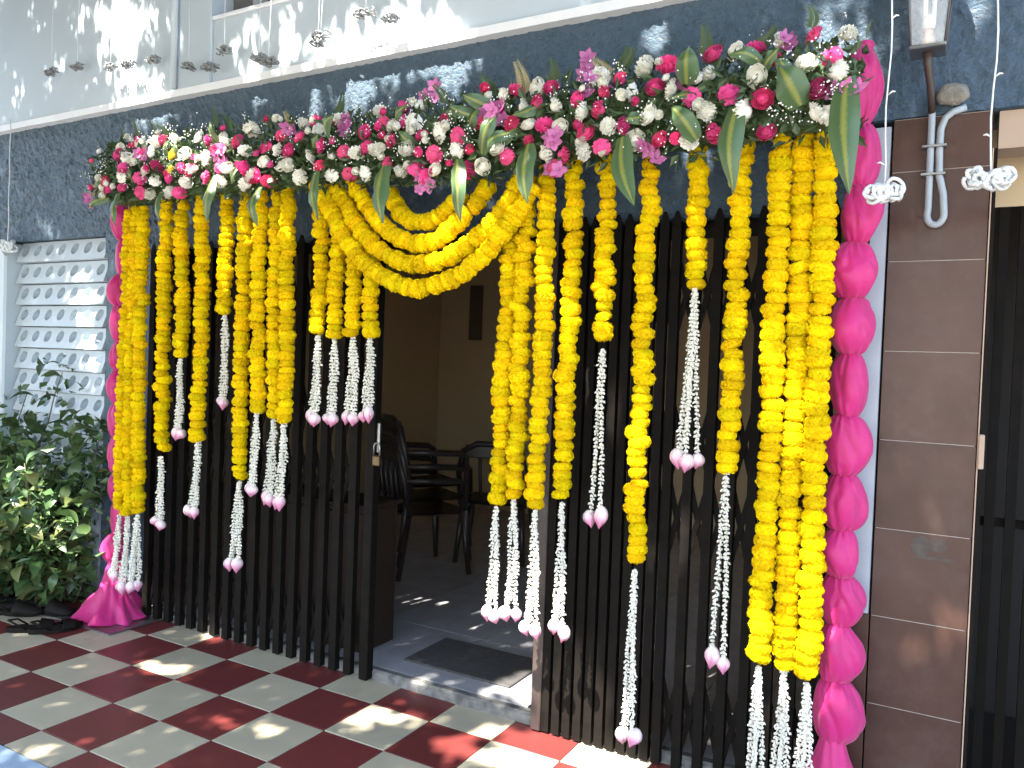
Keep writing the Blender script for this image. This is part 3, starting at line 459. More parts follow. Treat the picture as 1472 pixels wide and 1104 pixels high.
# ------------------------------------------------------------------ inside the room
dm=MB().box(-2.272,-1.682,.168,.535,.0475,.058,b=.004).build('door_mat',M['mat']); tag(dm,'charcoal door mat lying just inside the gate opening','mat')
cb=thing('low_cabinet','low brown wooden cabinet behind the gate leaf with the padlock','cabinet',(-2.9,.3,.047))
MB().box(-3.4,-2.49,.12,.37,.048,.76,b=.004).build('carcass',M['wood'],cb)
MB().box(-3.42,-2.47,.10,.39,.762,.785,b=.004).build('top',M['wood'],cb)
for k in range(2):
    xa=-3.38+.45*k; d=MB().box(xa,xa+.43,.104,.119,.08,.74,b=.003).build('door',M['wood'],cb); MB().box(xa+.35,xa+.37,.092,.103,.40,.50,b=.002).build('handle',M['steel'],d)
def chair(loc,rz,label,group):
    c=thing('plastic_chair',label,'chair',loc,(0,0,rz),group)
    P=M['plastic']
    V=[];Fc=[];n=8                                       # seat dish
    for i in range(n+1):
        for j in range(n+1):
            u,v=i/n-.5,j/n-.5; V.append((u*.46*(1-.12*(v+.5)),v*.44,.43-.03*math.exp(-((u/.3)**2+(v/.3)**2))+(.012 if abs(v)>.45 else 0)))
    for i in range(n):
        for j in range(n): Fc.append((i*(n+1)+j,(i+1)*(n+1)+j,(i+1)*(n+1)+j+1,i*(n+1)+j+1))
    s=MB().add(V,Fc); k=len(s.v); s.add([(a,b,z-.012) for a,b,z in V],[f[::-1] for f in Fc]); s.build('seat',P,c,True,local=True)
    for i in range(5):                                   # backrest: top band and four slats
        x=-.17+.085*i; MB().tube([(x,.20,.43),(x*1.05,.235,.6),(x*1.08,.265,.80)],.014,6).build('slat',P,c,True,local=True)
    MB().tube([(-.235,.20,.42),(-.245,.25,.66),(-.21,.275,.82),(-.11,.29,.875),(.11,.29,.875),(.21,.275,.82),(.245,.25,.66),(.235,.20,.42)],.022,8).build('backrest',P,c,True,local=True)
    MB().box(-.2,.2,.262,.285,.77,.865,b=.008).build('top_band',P,c,local=True)
    for sx in (-1,1):
        MB().tube([(sx*.245,.24,.66),(sx*.27,.05,.655),(sx*.27,-.15,.645),(sx*.26,-.20,.62),(sx*.25,-.21,.44)],[.018,.022,.022,.02,.018],8).build('armrest',P,c,True,local=True)
        MB().tube([(sx*.225,-.20,.43),(sx*.265,-.245,0)],[.026,.018],8).build('leg',P,c,True,local=True)
        MB().tube([(sx*.215,.20,.43),(sx*.25,.27,0)],[.026,.018],8).build('leg',P,c,True,local=True)
    return c
for k in range(3): chair((-3.22,1.62,.048+.095*k),R(150),['dark plastic chair at the bottom of the stack in the room','dark plastic chair in the middle of the stack in the room','dark plastic chair on top of the stack in the room'][k],'stacked plastic chairs')
chair((-2.98,2.25,.048),R(200),'dark plastic chair standing alone behind the stacked chairs',None)
for (x,z0,z1,wd,lb) in ((-4.31,1.74,2.3,.15,'wide dark plaque hanging on the room wall'),(-3.96,1.28,1.98,.12,'narrow long dark plaque hanging on the room wall')):
    wp=thing('wall_plaque',lb,'plaque',(x,3.98,z0)); MB().box(x-wd/2,x+wd/2,3.97,3.998,z0,z1,b=.006).build('board',M['plaque'],wp); MB().box(x-wd/2+.02,x+wd/2-.02,3.964,3.969,z0+.03,z1-.03,b=.002).build('panel',M['plaque'],wp)

# ------------------------------------------------------------------ marigold garlands
def marigold_mesh(seed):
    r=random.Random(seed); V=[];Fc=[]; nl,ns=9,14
    def sq(p): return p
    for i in range(nl+1):
        th=math.pi*i/nl
        for k in range(ns):
            ph=2*math.pi*(k+.5*(i%2))/ns
            rad=abs(math.sin(th))**.55; z=math.copysign(abs(math.cos(th))**.85,math.cos(th))
            d=Vector((rad*math.cos(ph),rad*math.sin(ph),z*.62)); nz=mn.noise(d*2.2+Vector((seed*7.1,0,0)))*.10+mn.noise(d*5+Vector((0,seed*3.3,0)))*.07
            V.append(d*(.93+nz))
    for i in range(nl):
        for k in range(ns): Fc.append((i*ns+k,(i+1)*ns+k,(i+1)*ns+(k+1)%ns,i*ns+(k+1)%ns))
    b=MB().add(V,Fc)
    NP=150
    for q in range(NP):
        z=1-2*(q+.5)/NP; ph=q*2.39996+r.uniform(-.2,.2); rad=math.sqrt(1-z*z)**.6
        n=Vector((rad*math.cos(ph),rad*math.sin(ph),z*.62)); nn=Vector((n.x,n.y,n.z*1.6)).normalized()
        t=nn.cross(Vector((0,0,1))); t=t.normalized() if t.length>.05 else Vector((1,0,0)); u=nn.cross(t)
        a=r.uniform(0,6.28); t2=t*math.cos(a)+u*math.sin(a); u2=nn.cross(t2)
        w_=r.uniform(.15,.25); hgt=r.uniform(.01,.09); base=n*.84
        tip=n*.92+nn*hgt; V=[base-t2*w_*.5,base+t2*w_*.5,tip+t2*w_*.75+u2*w_*.5,tip+nn*.03+u2*w_*.75,tip-t2*w_*.75+u2*w_*.45]
        b.add(V,[(0,1,2,3,4)])
    return b.mesh('marigold',M['marigold'],smooth=True)
MAR=[marigold_mesh(k+1) for k in range(7)]
def floret_string(pts_fn,L,seed):
    r=np.random.default_rng(seed); step=.0140; n=max(4,int(L/step)); V=[];Fq=[]
    for i in range(n):
        t=(i+.5)/n; p=np.array(pts_fn(t)); m_=5 if i%2 else 4
        for k in range(m_):
            ph=2*math.pi*k/m_+i*.9+r.uniform(-.4,.4); d=np.array([math.cos(ph),math.sin(ph),r.uniform(-2.2,-.5)]); d/=np.linalg.norm(d)
            ln=r.uniform(.012,.0205); wd=r.uniform(.0036,.0056)
            a=np.cross(d,[0,0,1.]); a/=np.linalg.norm(a)+1e-9; b=np.cross(d,a); o=len(V); q=p+r.normal(0,.0012,3)
            V.append(q); 
            for g in range(4): an=g*math.pi/2; V.append(q+d*ln*.62+(a*math.cos(an)+b*math.sin(an))*wd)
            V.append(q+d*ln*.97)
            for g in range(4): Fq+=[(o,o+1+g,o+1+(g+1)%4),(o+5,o+1+(g+1)%4,o+1+g)]
    return np.array(V),np.array(Fq)
def lotus_mesh(seed):
    r=random.Random(seed); b=MB()
    prof=[(.0,1.0),(.35,.97),(.7,.84),(.93,.64),(1,.45),(.93,.27),(.72,.12),(.42,-.05),(.16,-.22),(.02,-.34)]
    pz=r.uniform(0,6)
    b.rev([(a*.021,z*.046) for a,z in prof],15,fn=lambda g,t:1+.05*math.cos(3*g+pz+t*1.5))
    for k in range(5):                                     # outer petals hugging the bud
        a0=2*math.pi*k/5+r.uniform(-.2,.2); V=[];Fc=[]; wdt=r.uniform(.5,.68); off=1.05+.05*(k%2); zlo=r.uniform(-.34,-.1)
        for i in range(7):
            t=i/6; z=1+(zlo-1)*t
            rad=np.interp(z,[-.34,-.22,-.05,.12,.27,.45,.64,.84,.97,1],[.02,.16,.42,.72,.93,1,.93,.7,.35,.0])*.021*off+.0012*t
            ww=wdt*math.sin(math.pi*min(1,.12+t*.9))**.7 if t<1 else .05
            for j in range(5):
                g=a0+(j/4-.5)*2*ww; V.append((rad*math.cos(g),rad*math.sin(g),z*.046))
        for i in range(6):
            for j in range(4): Fc.append((i*5+j,(i+1)*5+j,(i+1)*5+j+1,i*5+j+1))
        b.add(V,Fc)
    return b.mesh('lotus_bud',M['lotus'],smooth=True)
LOT=[lotus_mesh(k) for k in range(5)]
def stack(parent,path,dia,seed,gap=.0385,top_thin=True,wild=False):
    """flowers threaded along a list of points"""
    r=random.Random(seed); P=[Vector(p) for p in path]; cum=[0]
    for a,b in zip(P[:-1],P[1:]): cum.append(cum[-1]+(b-a).length)
    L=cum[-1]; s=.012; 
    def at(s):
        for i in range(len(P)-1):
            if s<=cum[i+1] or i==len(P)-2:
                t=(s-cum[i])/max(1e-6,cum[i+1]-cum[i]); return P[i].lerp(P[i+1],t),(P[i+1]-P[i]).normalized()
    while s<L-.008:
        p,d=at(min(s,L)); e=min(1,(.72+.28*min(1,s/.12))) if top_thin else 1
        sz=dia/2*(r.uniform(.84,1.13) if wild else r.uniform(.89,1.10))*e; q=d.to_track_quat('Z','Y').to_euler().to_matrix()
        th=r.uniform(.78,1.12)
        e_=(q@Euler((r.gauss(0,.16),r.gauss(0,.16),r.uniform(0,6.28))).to_matrix()).to_euler()
        inst('marigold',MAR[r.randrange(7)],parent,p+Vector((r.gauss(0,.0055 if wild else .0036),r.gauss(0,.004),0)),e_,(sz,sz,sz*th))
        s+=gap*th*r.uniform(.86,1.1)*e*dia/.078
GLAB=['outermost of the triple marigold garland hung along the shrub-side pink column','middle of the triple marigold garland hung along the shrub-side pink column','innermost of the triple marigold garland hung along the shrub-side pink column',
'long single marigold garland next to the triple one on the shrub side','short marigold garland with a bright sunlit lowest flower','medium marigold garland between two short ones on the padlocked leaf','shortest marigold garland over the padlocked gate leaf','longest lone marigold garland over the padlocked gate leaf',
'shrub-side garland of the medium marigold trio over the padlocked leaf','middle garland of the medium marigold trio over the padlocked leaf','door-side garland of the medium marigold trio over the padlocked leaf',
'first from the trio of four short marigold garlands under the swags','second from the trio of four short marigold garlands under the swags','third from the trio of four short marigold garlands under the swags','last of four short marigold garlands, hanging beside the open doorway',
'first of four long marigold garlands on the pillar side of the open doorway','second of four long marigold garlands on the pillar side of the open doorway','third of four long marigold garlands, in front of the brown gate post','fourth of four long marigold garlands, just past the brown gate post',
'short lone marigold garland with two long white strings beside the group of four','very long narrow marigold garland with irregular flowers over the bunched gate leaf','shortest marigold garland over the bunched gate leaf with a long white tassel','long marigold garland between the shortest one and the wide triple by the pillar',
'door-side garland of the wide triple by the brown pillar, sunlit near its foot','middle garland of the wide triple by the brown pillar','outermost garland of the wide triple, touching the pillar-side pink column']
NARROW={20:.072,19:.072,21:.07,22:.074}
for k,(xa,za,xb,zb,xc,zc,n) in enumerate(GARLANDS):
    yb=-.24-.012*(k%3); dia=NARROW.get(k,.076)
    if k in (0,1,2): dia=.072
    if k>=23: dia=.078
    if 11<=k<=14: yb=-.22
    o=thing('marigold_garland',GLAB[k],'garland',(xa,yb,za+.06),group='marigold garlands hanging over the gate')
    path=[(xa+(xb-xa)*t+.004*math.sin(t*9+k*2)*math.sin(math.pi*t),yb+.006*math.sin(t*6+k),za+.05+(zb-za-.05)*t) for t in [i/14 for i in range(15)]]
    stack(o,path,dia,100+k,wild=k in (19,20,22,16))
    MB().tube([(xa,yb,za+.10),(xa,yb,za)],.003,5).build('thread',M['thread'],o)
    # tassel strings and lotus buds
    r=random.Random(k+50); spread=.022 if n==2 else .03
    ns=n if (k>=23 or n==3) else 2
    for j in range(ns):
        u=(j/(ns-1)-.5)*2 if ns>1 else 0
        # two twisted strings side by side down to a bud each
        bz=zc+.046*.34+.0; ztop=zb+.004
        xe=xc+u*spread; ye=yb+r.uniform(-.014,.008)+(-.012 if (j%2) else .004); ze=zc+.018+.046+r.uniform(-.008,.012)
        if k in (5,7,21): ze+=0
        for h_ in range(2 if ((j==0 or k<15) and k not in (19,22)) else 1):
            sx=.017*h_
            w1,w2=r.uniform(4,9),r.uniform(0,6)
            fn=lambda t,sx=sx,xe=xe,ye=ye,ze=ze,w1=w1,w2=w2:(xb+(xe-xb)*(t**.8)+sx*min(1,t*3)*(1-.6*max(0,t-.85)/.15)+.004*math.sin(t*w1+w2)*min(1,t*2)*(1-t),yb+(ye-yb)*t+.004*math.sin(t*w1*1.4+w2),ztop+(ze-ztop)*t)
            L=ztop-ze; V,Fq=floret_string(fn,L,k*31+j*7+h_)
            me=npmesh('floret_string',V-np.array(wl(o)),Fq,M['floret']); q=link(bpy.data.objects.new('floret_string',me)); q.parent=o
        if ze>-.1: inst('lotus_bud',LOT[r.randrange(5)],o,(xe,ye,ze-.046),(r.gauss(0,.16),r.gauss(0,.16),r.uniform(0,6)),[r.uniform(.98,1.3)*q for q in (1,1,r.uniform(.85,1.1))])
SLAB=['smallest innermost marigold swag over the doorway','second marigold swag from the top over the doorway','third marigold swag from the top over the doorway','lowest and widest marigold swag over the doorway']
for k,s in enumerate(SWAGS):
    yb=-.265-.016*k
    o=thing('marigold_swag',SLAB[k],'garland',(s[0][0],yb,s[0][1]),group='marigold swags draped over the doorway')
    path=[(x,yb-.03*math.sin(math.pi*i/(len(s)-1)),z) for i,(x,z) in enumerate(s)]
    stack(o,path,.075,300+k,gap=.034,top_thin=False)

# ------------------------------------------------------------------ flower arrangement along the top
FA=thing('flower_arrangement','long bed of pink and white roses with green leaves above the gate','flowers',(-2.15,-.26,2.22))
MB().box(-3.93,-.30,-.33,-.20,2.27,2.47,b=.01).build('foam_base',M['green'],FA)
def rose_mesh(seed,name,mt):
    r=random.Random(seed); b=MB()
    b.rev([(.02,-.62),(.45,-.5),(.62,-.1),(.5,.28),(.2,.42),(.01,.44)],8,fn=lambda g,t:1+.06*math.sin(5*g+seed))
    for L,(n,rad,zt,op) in enumerate(((5,.95,.30,.55),(5,.78,.48,.25),(4,.55,.58,.05),(3,.3,.62,-.1))):
        for k in range(n):
            a=2*math.pi*k/n+L*.5+r.uniform(-.2,.2); V=[];Fc=[]; wd=2*math.pi/n*.62
            for i in range(5):
                t=i/4
                for j in range(5):
                    u=j/4-.5; g=a+u*2*wd*(.5+.5*t)
                    rr=rad*(.35+.65*math.sin(math.pi*.5*min(1,t*1.3)))+op*.35*max(0,t-.6)+.05*math.sin(u*9+seed+k)*t
                    z=-.5+(zt+.5)*t-.16*(abs(u)*2)**2*t+.06*math.sin(u*13+k*2+L)*t-(op*.35*max(0,t-.75))
                    V.append((rr*math.cos(g),rr*math.sin(g),z))
            for i in range(4):
                for j in range(4): Fc.append((i*5+j,i*5+j+1,(i+1)*5+j+1,(i+1)*5+j))
            b.add(V,Fc)
    return b.mesh(name,mt,smooth=True)
ROSE={c:[rose_mesh(s+i,'rose',M[mt]) for i in range(4)] for c,mt,s in (('P','pinkrose',1),('W','whiterose',11),('D','darkrose',21),('Y','yellowrose',31))}
def carnation_mesh(seed,mt):
    r=random.Random(seed); b=MB()
    b.rev([(.02,-.6),(.4,-.5),(.62,-.15),(.6,.1),(.35,.3),(.01,.36)],8)
    for L,(rad,zt,nf) in enumerate(((1.0,.02,9),(.92,.26,8),(.76,.44,7),(.52,.56,6),(.28,.62,4))):
        n=40; V=[];Fc=[]; ph=r.uniform(0,6)
        for i in range(4):
            t=i/3
            for k in range(n):
                a=2*math.pi*k/n; ru=math.sin(nf*a+ph)*.5+math.sin(2.3*nf*a+2*ph)*.35+r.uniform(-.35,.35)
                rr=rad*(.35+.65*t)*(1+.10*t*ru); z=-.35+(zt+.35)*(t**.8)+.17*t*t*math.sin(nf*1.6*a+ph*2)+.05*t*r.uniform(-1,1)
                V.append((rr*math.cos(a),rr*math.sin(a),z))
        for i in range(3):
            for k in range(n): Fc.append((i*n+k,i*n+(k+1)%n,(i+1)*n+(k+1)%n,(i+1)*n+k))
        b.add(V,Fc)
    return b.mesh('carnation',mt,smooth=True)
CARN={'P':[carnation_mesh(k+70,M['pinkrose']) for k in range(3)],'W':[carnation_mesh(k+80,M['whiterose']) for k in range(3)]}
def orchid_mesh(seed):
    r=random.Random(seed); b=MB()
    for k in range(5):
        a=2*math.pi*k/5+r.uniform(-.15,.15); c,s=math.cos(a),math.sin(a); l=r.uniform(.85,1.1); w_=.34 if k%2 else .42; V=[];Fc=[]
        for i in range(5):
            t=i/4; ww=w_*math.sin(math.pi*(.08+.86*t))
            for j in range(3): u=j-1; x=t*l; y=u*ww; z=.25*t-.12*abs(u)*t+.2*t*t*r.uniform(.8,1.2); V.append((x*c-y*s,x*s+y*c,z))
        for i in range(4):
            for j in range(2): Fc.append((i*3+j,i*3+j+1,(i+1)*3+j+1,(i+1)*3+j))
        b.add(V,Fc)
    b.rev([(.0,.0),(.16,.05),(.18,.25),(.10,.4),(.0,.42)],7)
    return b.mesh('orchid',M['orchid'],smooth=True)
ORC=[orchid_mesh(k) for k in range(4)]
r=random.Random(5)
for c,x,y,z in BLOOMS:
    out=Vector((r.gauss(0,.35),-1,.25+r.gauss(0,.35)+2.2*max(0,z-2.45))).normalized(); e=out.to_track_quat('Z','Y').to_euler()
    if c=='O':
        for q in range(4):
            p=Vector((x+r.gauss(0,.022),y-.01+r.gauss(0,.014),z+r.gauss(0,.022))); d=Vector((r.gauss(0,.6),-1,r.gauss(0,.5))).normalized()
            inst('orchid',ORC[r.randrange(4)],FA,p,d.to_track_quat('Z','Y').to_euler(),[r.uniform(.026,.035)]*3)
    else:
        s=r.uniform(.029,.036)*(1.06 if c=='W' else 1)
        if c in CARN and r.random()<.62: inst('carnation',CARN[c][r.randrange(3)],FA,(x,y,z),(e[0],e[1],r.uniform(0,6)),(s*r.uniform(.85,1.15),s*r.uniform(.85,1.1),s*r.uniform(.8,1.15)))
        else: inst('rose',ROSE[c][r.randrange(4)],FA,(x,y,z),e,(s,s*r.uniform(.85,1.1),s*r.uniform(.8,1.15)))
def zlow(x): return float(np.interp(x,[p[0] for p in LOWEDGE],[p[1] for p in LOWEDGE]))
def ztop(x): return float(np.interp(x,[p[0] for p in TOPEDGE],[p[1] for p in TOPEDGE]))
def surf_y(t): return -.33-.07*math.sin(math.pi*min(max(t*.75+.12,0),1))+.13*max(t-.55,0)
for k in range(95):                                   # small half-open blooms tucked between
    x=-3.97+3.3*r.random()**1.35; t=r.uniform(.04,1.0); z=zlow(x)+t*(ztop(x)-zlow(x)); c=r.choice('PPWWW'); s=r.uniform(.014,.022)
    d=Vector((r.gauss(0,.5),-1,r.gauss(.2,.5))).normalized(); inst('bud_bloom',r.choice(CARN[c]+ROSE[c]),FA,(x,surf_y(t)-.012,z),d.to_track_quat('Z','Y').to_euler(),(s,s,s*1.2))
# leafy filler: folded leaves over the whole bed
def leaf_mass(pts,dirs,ls,ws,mt,name,parent=None,fold=.25):
    pts=np.asarray(pts);d=np.asarray(dirs);d=d/np.linalg.norm(d,axis=1,keepdims=True); n=len(pts)
    ref=rng.normal(size=(n,3)); a=np.cross(d,ref); a/=np.linalg.norm(a,axis=1,keepdims=True); b=np.cross(d,a)
    ls=np.asarray(ls)[:,None];ws=np.asarray(ws)[:,None]
    v=np.stack([pts,pts+d*ls*.45+a*ws+b*ws*fold,pts+d*ls-b*ls*.12,pts+d*ls*.45-a*ws+b*ws*fold],1).reshape(-1,3)
    i=np.arange(n)[:,None]*4; f=np.concatenate([i+np.array([0,1,2]),i+np.array([0,2,3])]) 
    if parent is not None: v=v-np.array(wl(parent))
    o=link(bpy.data.objects.new(name,npmesh(name,v,f,mt))); 
    if parent is not None: o.parent=parent
    return o
pts=[];dr=[]
for i in range(5200):
    x=r.uniform(-3.98,-.28); t=r.betavariate(1.1,1.25); z=zlow(x)+.0+t*(ztop(x)-zlow(x)-.02)
    y=surf_y(t)+r.uniform(.0,.09); pts.append((x,y,z)); dr.append((r.gauss(0,.9),-abs(r.gauss(.5,.5)),r.gauss(-.1,.8)+(.8 if t>.85 else 0)))
fo=leaf_mass(pts,dr,rng.uniform(.025,.06,5200),rng.uniform(.006,.014,5200),M['green'],'foliage',FA); fo['kind']='stuff'
pts=[]
for i in range(130):
    x=r.uniform(-3.95,-.28); t=r.uniform(0.05,.97); z=zlow(x)+t*(ztop(x)-zlow(x)); y=surf_y(t)-.04
    for q in range(r.randint(5,14)): pts.append((x+r.gauss(0,.022),y+r.gauss(0,.018),z+r.gauss(0,.022)))
gv=[];gf=[]
for p in pts:
    s=r.uniform(.0018,.0040); o_=len(gv)
    gv+=[(p[0]+a*s,p[1]+b*s,p[2]+c*s) for a,b,c in ((1,0,0),(-1,0,0),(0,1,0),(0,-1,0),(0,0,1),(0,0,-1))]
    gf+=[tuple(o_+i for i in q) for q in ((0,2,4),(2,1,4),(1,3,4),(3,0,4),(2,0,5),(1,2,5),(3,1,5),(0,3,5))]
gy=link(bpy.data.objects.new('filler_blossoms',npmesh('filler_blossoms',np.array(gv)-np.array(wl(FA)),gf,M['gyp']))); gy.parent=FA; gy['kind']='stuff'
def blade(P,Q,wd,seed,bulge=.03,twist=0):
    r=random.Random(seed); P=Vector(P);Q=Vector(Q); n=12; V=[];Fc=[];A=[]
    d=(Q-P); dn=d.normalized(); side=dn.cross(Vector((0,-1,0))).normalized(); cu=r.uniform(-.03,.035); sw=r.uniform(-.014,.014); fo_=r.uniform(.2,.6); rip=r.uniform(.002,.007)
    for i in range(n+1):
        t=i/n; c=P.lerp(Q,t)+Vector((0,-1,0))*(bulge*math.sin(math.pi*t*.9)+cu*t**3)+side*sw*math.sin(math.pi*t*1.2)
        ww=wd*.46*math.sin(math.pi*min(1,(.10+.90*t)**.80))**.85 if t<.995 else .001
        an=twist*(t-.3)+r.gauss(0,.05); sd=side*math.cos(an)+Vector((0,-1,0))*math.sin(an); nrm=sd.cross(dn)
        for j in range(7):
            u=(j/6-.5)*2; V.append(c+sd*u*ww-nrm*abs(u)**1.3*ww*fo_+Vector((0,1,0))*rip*math.sin(u*4+t*13+seed)*abs(u)); A.append(abs(u))
    for i in range(n):
        for j in range(6): Fc.append((i*7+j,i*7+j+1,(i+1)*7+j+1,(i+1)*7+j))
    o=MB().add(V,Fc).build('leaf_blade',M['blade'],FA,True)
    at=o.data.attributes.new('across','FLOAT','POINT'); at.data.foreach_set('value',A)
for k,(xa,za,xb,zb,wd) in enumerate(BLADES):
    blade((xa,-.41,za),(xb,-.43,zb),wd,k,.035 if k<11 else .05,r.uniform(-.35,.35) if k<11 else r.uniform(-.9,.9))
for k in range(24):
    x=r.uniform(-3.9,-.35); z=r.uniform(2.28,2.5); a=r.uniform(-1.2,1.2)+ (0 if r.random()<.5 else math.pi); l=r.uniform(.10,.17)
    blade((x,-.36,z),(x+l*math.sin(a),-.40,z+l*.6*math.cos(a)),r.uniform(.04,.065),60+k,.03,r.uniform(-.8,.8))
def frond(P,Q,seed):
    r=random.Random(seed); P=Vector(P);Q=Vector(Q); b=MB(); pts=[P.lerp(Q,i/6)+Vector((.012*math.sin(i/6*3),0,0)) for i in range(7)]
    b.tube(pts,[.0022*(1-.7*i/6) for i in range(7)],5)
    d=(Q-P); L=d.length; d.normalize(); s=d.cross(Vector((0,-1,0))).normalized()
    for i in range(3,16):
        t=i/16; p=P.lerp(Q,t)+Vector((.012*math.sin(t*3),0,0)); l=L*.30*(1-t*.75)+.004
        for sg in (-1,1):
            q=p+(s*sg*.8+d*.7)*l; n_=(s*sg*.8+d*.7).cross(Vector((0,1,0))).normalized()*l*.18
            b.add([p,p.lerp(q,.5)+n_,q,p.lerp(q,.5)-n_],[(0,1,2,3)])
    b.build('fern_frond',M['frond'] if seed%2==0 else M['green'],FA)
for k,(xa,za,xb,zb) in enumerate(FRONDS): frond((xa,-.31,za),(xb,-.33,zb),k)
for k in range(14):
    x=r.uniform(-3.95,-.3); z=ztop(x)-.05; frond((x,-.28,z),(x+r.gauss(0,.04),-.30+r.gauss(0,.03),z+r.uniform(.05,.13)),2*k+41)

# ------------------------------------------------------------------ pink tulle columns
def puff_mesh(seed,rad,h):
    r=random.Random(seed); n=64; m_=24; ph=[r.uniform(0,6.28) for _ in range(4)]; lean=r.uniform(-.2,.2)
    prof=[]
    b=MB(); V=[];Fc=[]
    for i in range(m_+1):
        t=i/m_; e=math.sin(math.pi*(t**(1.0+.25*lean)))
        R0=rad*1.08*(.27+.73*max(0,e)**.60)
        for k in range(n):
            g=2*math.pi*k/n; tie=1-max(0,e)**.5
            pl_=tie**1.2; nz=mn.noise(Vector((math.cos(g)*1.3+seed,math.sin(g)*1.3,t*1.5)))
            cr1=max(0,.16-abs(mn.noise(Vector((math.cos(g+t*1.1)*1.1,math.sin(g+t*1.1)*1.1,t*.9+seed*5)))))/.16
            f=1+.17*pl_*math.cos(11*g+ph[0]+.5*math.sin(3*g))+.09*pl_*math.cos(17*g+ph[1])+.07*math.cos(2*g+ph[1])+.05*math.cos(3*g+ph[2]-t*2)+.14*nz-.13*cr1*(.3+.7*e)
            V.append((R0*f*math.cos(g)+.012*math.sin(math.pi*t)*math.cos(ph[3]),R0*f*math.sin(g)+.012*math.sin(math.pi*t)*math.sin(ph[3]),h*t+.01*math.sin(2*g+ph[1])*e))
    for i in range(m_):
        for k in range(n): Fc.append((i*n+k,i*n+(k+1)%n,(i+1)*n+(k+1)%n,(i+1)*n+k))
    return MB().add(V,Fc).mesh('tulle_puff',M['tulle'],smooth=True)
def column(x,y,label,skirt,seed,rad):
    c=thing('tulle_column',label,'column',(x,y,0),group='pink tulle columns beside the gate')
    MB().tube([(x,y,.012),(x,y,2.5)],.02,10).build('pole',M['steel'],c,True)
    bp=MB().box(x-.235,x+.245,y-.20,y+.18,.001,.009,b=.002).build('base_plate',M['steel'],c)
    z=.30; k=0; r=random.Random(seed)
    while z<2.46:
        h=r.uniform(.165,.215)
        if z>2.2: h=.26
        o=inst('tulle_puff',puff_mesh(seed+k,rad*r.uniform(.84,1.12),h),c,(x+r.gauss(0,.006),y+r.gauss(0,.004),z)); 
        zt=z+h
        b=MB(); b.rev([(.024,-.012),(.028,0),(.024,.012)],12,(x,y,zt)); b.build('tie',M['tulle'],c,True)
        z=zt-.012; k+=1
    # flared foot of gathered tulle
    n=64; m_=12; V=[];Fc=[]
    for i in range(m_+1):
        t=i/m_
        for q in range(n):
            g=2*math.pi*q/n; nz=mn.noise(Vector((math.cos(g)*2.2+seed,math.sin(g)*2.2,t*1.6))); n2=mn.noise(Vector((math.cos(g)*5+seed,math.sin(g)*5,t*3))); f=1+(.05+.06*t)*math.cos(8*g+seed+2.5*nz)+.30*t*nz+.14*t*n2+.10*t*math.cos(2*g+seed*.7)
            rr=(.035+skirt*(.55*t+.45*t**3))*f; zz=.31*(1-t)**1.0+.012+.05*t*(1-t)*n2*2+.03*t*max(0,nz+.2)
            V.append((x+rr*math.cos(g),y-.01+rr*math.sin(g)*.85,zz))
    for i in range(m_):
        for q in range(n): Fc.append((i*n+q,(i+1)*n+q,(i+1)*n+(q+1)%n,i*n+(q+1)%n))
    MB().add(V,Fc).build('tulle_skirt',M['tulle'],c,True)
    return c
column(-4.055,-.135,'pink tulle column tied in puffs on a steel plate beside the shrubs',.165,3,.062)
column(-.298,-.14,'pink tulle column tied in puffs beside the brown tiled pillar',.15,23,.066)

# ------------------------------------------------------------------ string lights, lamp, conduit
def bundle(c,w_,h_,seed,parent,rr=.0032,loops=9,mt='wire'):
    r=random.Random(seed)
    b=MB()
    for q in range(loops):
        a0=r.uniform(0,6.28); cx,cz=c[0]+r.uniform(-.34,.34)*w_,c[2]+r.gauss(0,h_*.10)-.12*h_; ra=w_*r.uniform(.10,.2); rb=h_*r.uniform(.2,.42); tl=r.uniform(-.6,.6); pts=[]
        for i in range(19):
            g=a0+2*math.pi*i/18*r.uniform(.97,1.03); u,v=ra*math.cos(g),rb*math.sin(g); pts.append((cx+u*math.cos(tl)-v*math.sin(tl),c[1]+.02*math.sin(g*1.5+q)+r.gauss(0,.003),cz+u*math.sin(tl)+v*math.cos(tl)))
        b.tube(pts,rr,6)
    b.build('wire_coil',M[mt],parent,True)
def string_light(x,y,z0,z1,label,w_,h_,seed,group,rr=.0032,wr=.002,loops=9,mini=True):
    o=thing('string_light',label,'string light',(x,y,z0),group=group)
    pts=[(x+.004*math.sin(i*1.3+seed),y,z0+(z1-z0)*i/14) for i in range(15)]
    MB().tube(pts,wr,6).build('wire',M['wire'],o,True)
    if mini:
        r=random.Random(seed)
        for q in range(int((z1-z0)/.2)):
            z=z0+.09+.2*q+r.uniform(-.02,.02); a=r.choice((-1,1)); MB().tube([(x,y,z),(x+a*.012,y-.004,z+.008),(x+a*.02,y-.005,z+.006)],[.0018,.003,.0015],5).build('mini_bulb',M['bulb'],o,True)
    bundle((x,y,z0),w_,h_,seed,o,rr,loops,'shadewire' if seed>=20 else 'wire')
    return o
string_light(-.208,-.35,2.055,3.2,'white string light with coiled end hanging beside the pink column',.115,.06,1,'string lights hung over the gate',.0055,.0026,22)
string_light(.06,-.35,2.075,3.2,'white string light with coiled end hanging over the pillar edge',.125,.06,2,'string lights hung over the gate',.0055,.0026,22)
string_light(-5.42,-.10,2.17,2.93,'white string light wire ending on the white gatepost top',.12,.06,3,'string lights hung over the gate',.006,.003,12,False)
string_light(-5.27,-.10,2.14,2.93,'white string light coil hanging at the breeze block screen corner',.16,.10,4,'string lights hung over the gate',.007,.003,16,False)
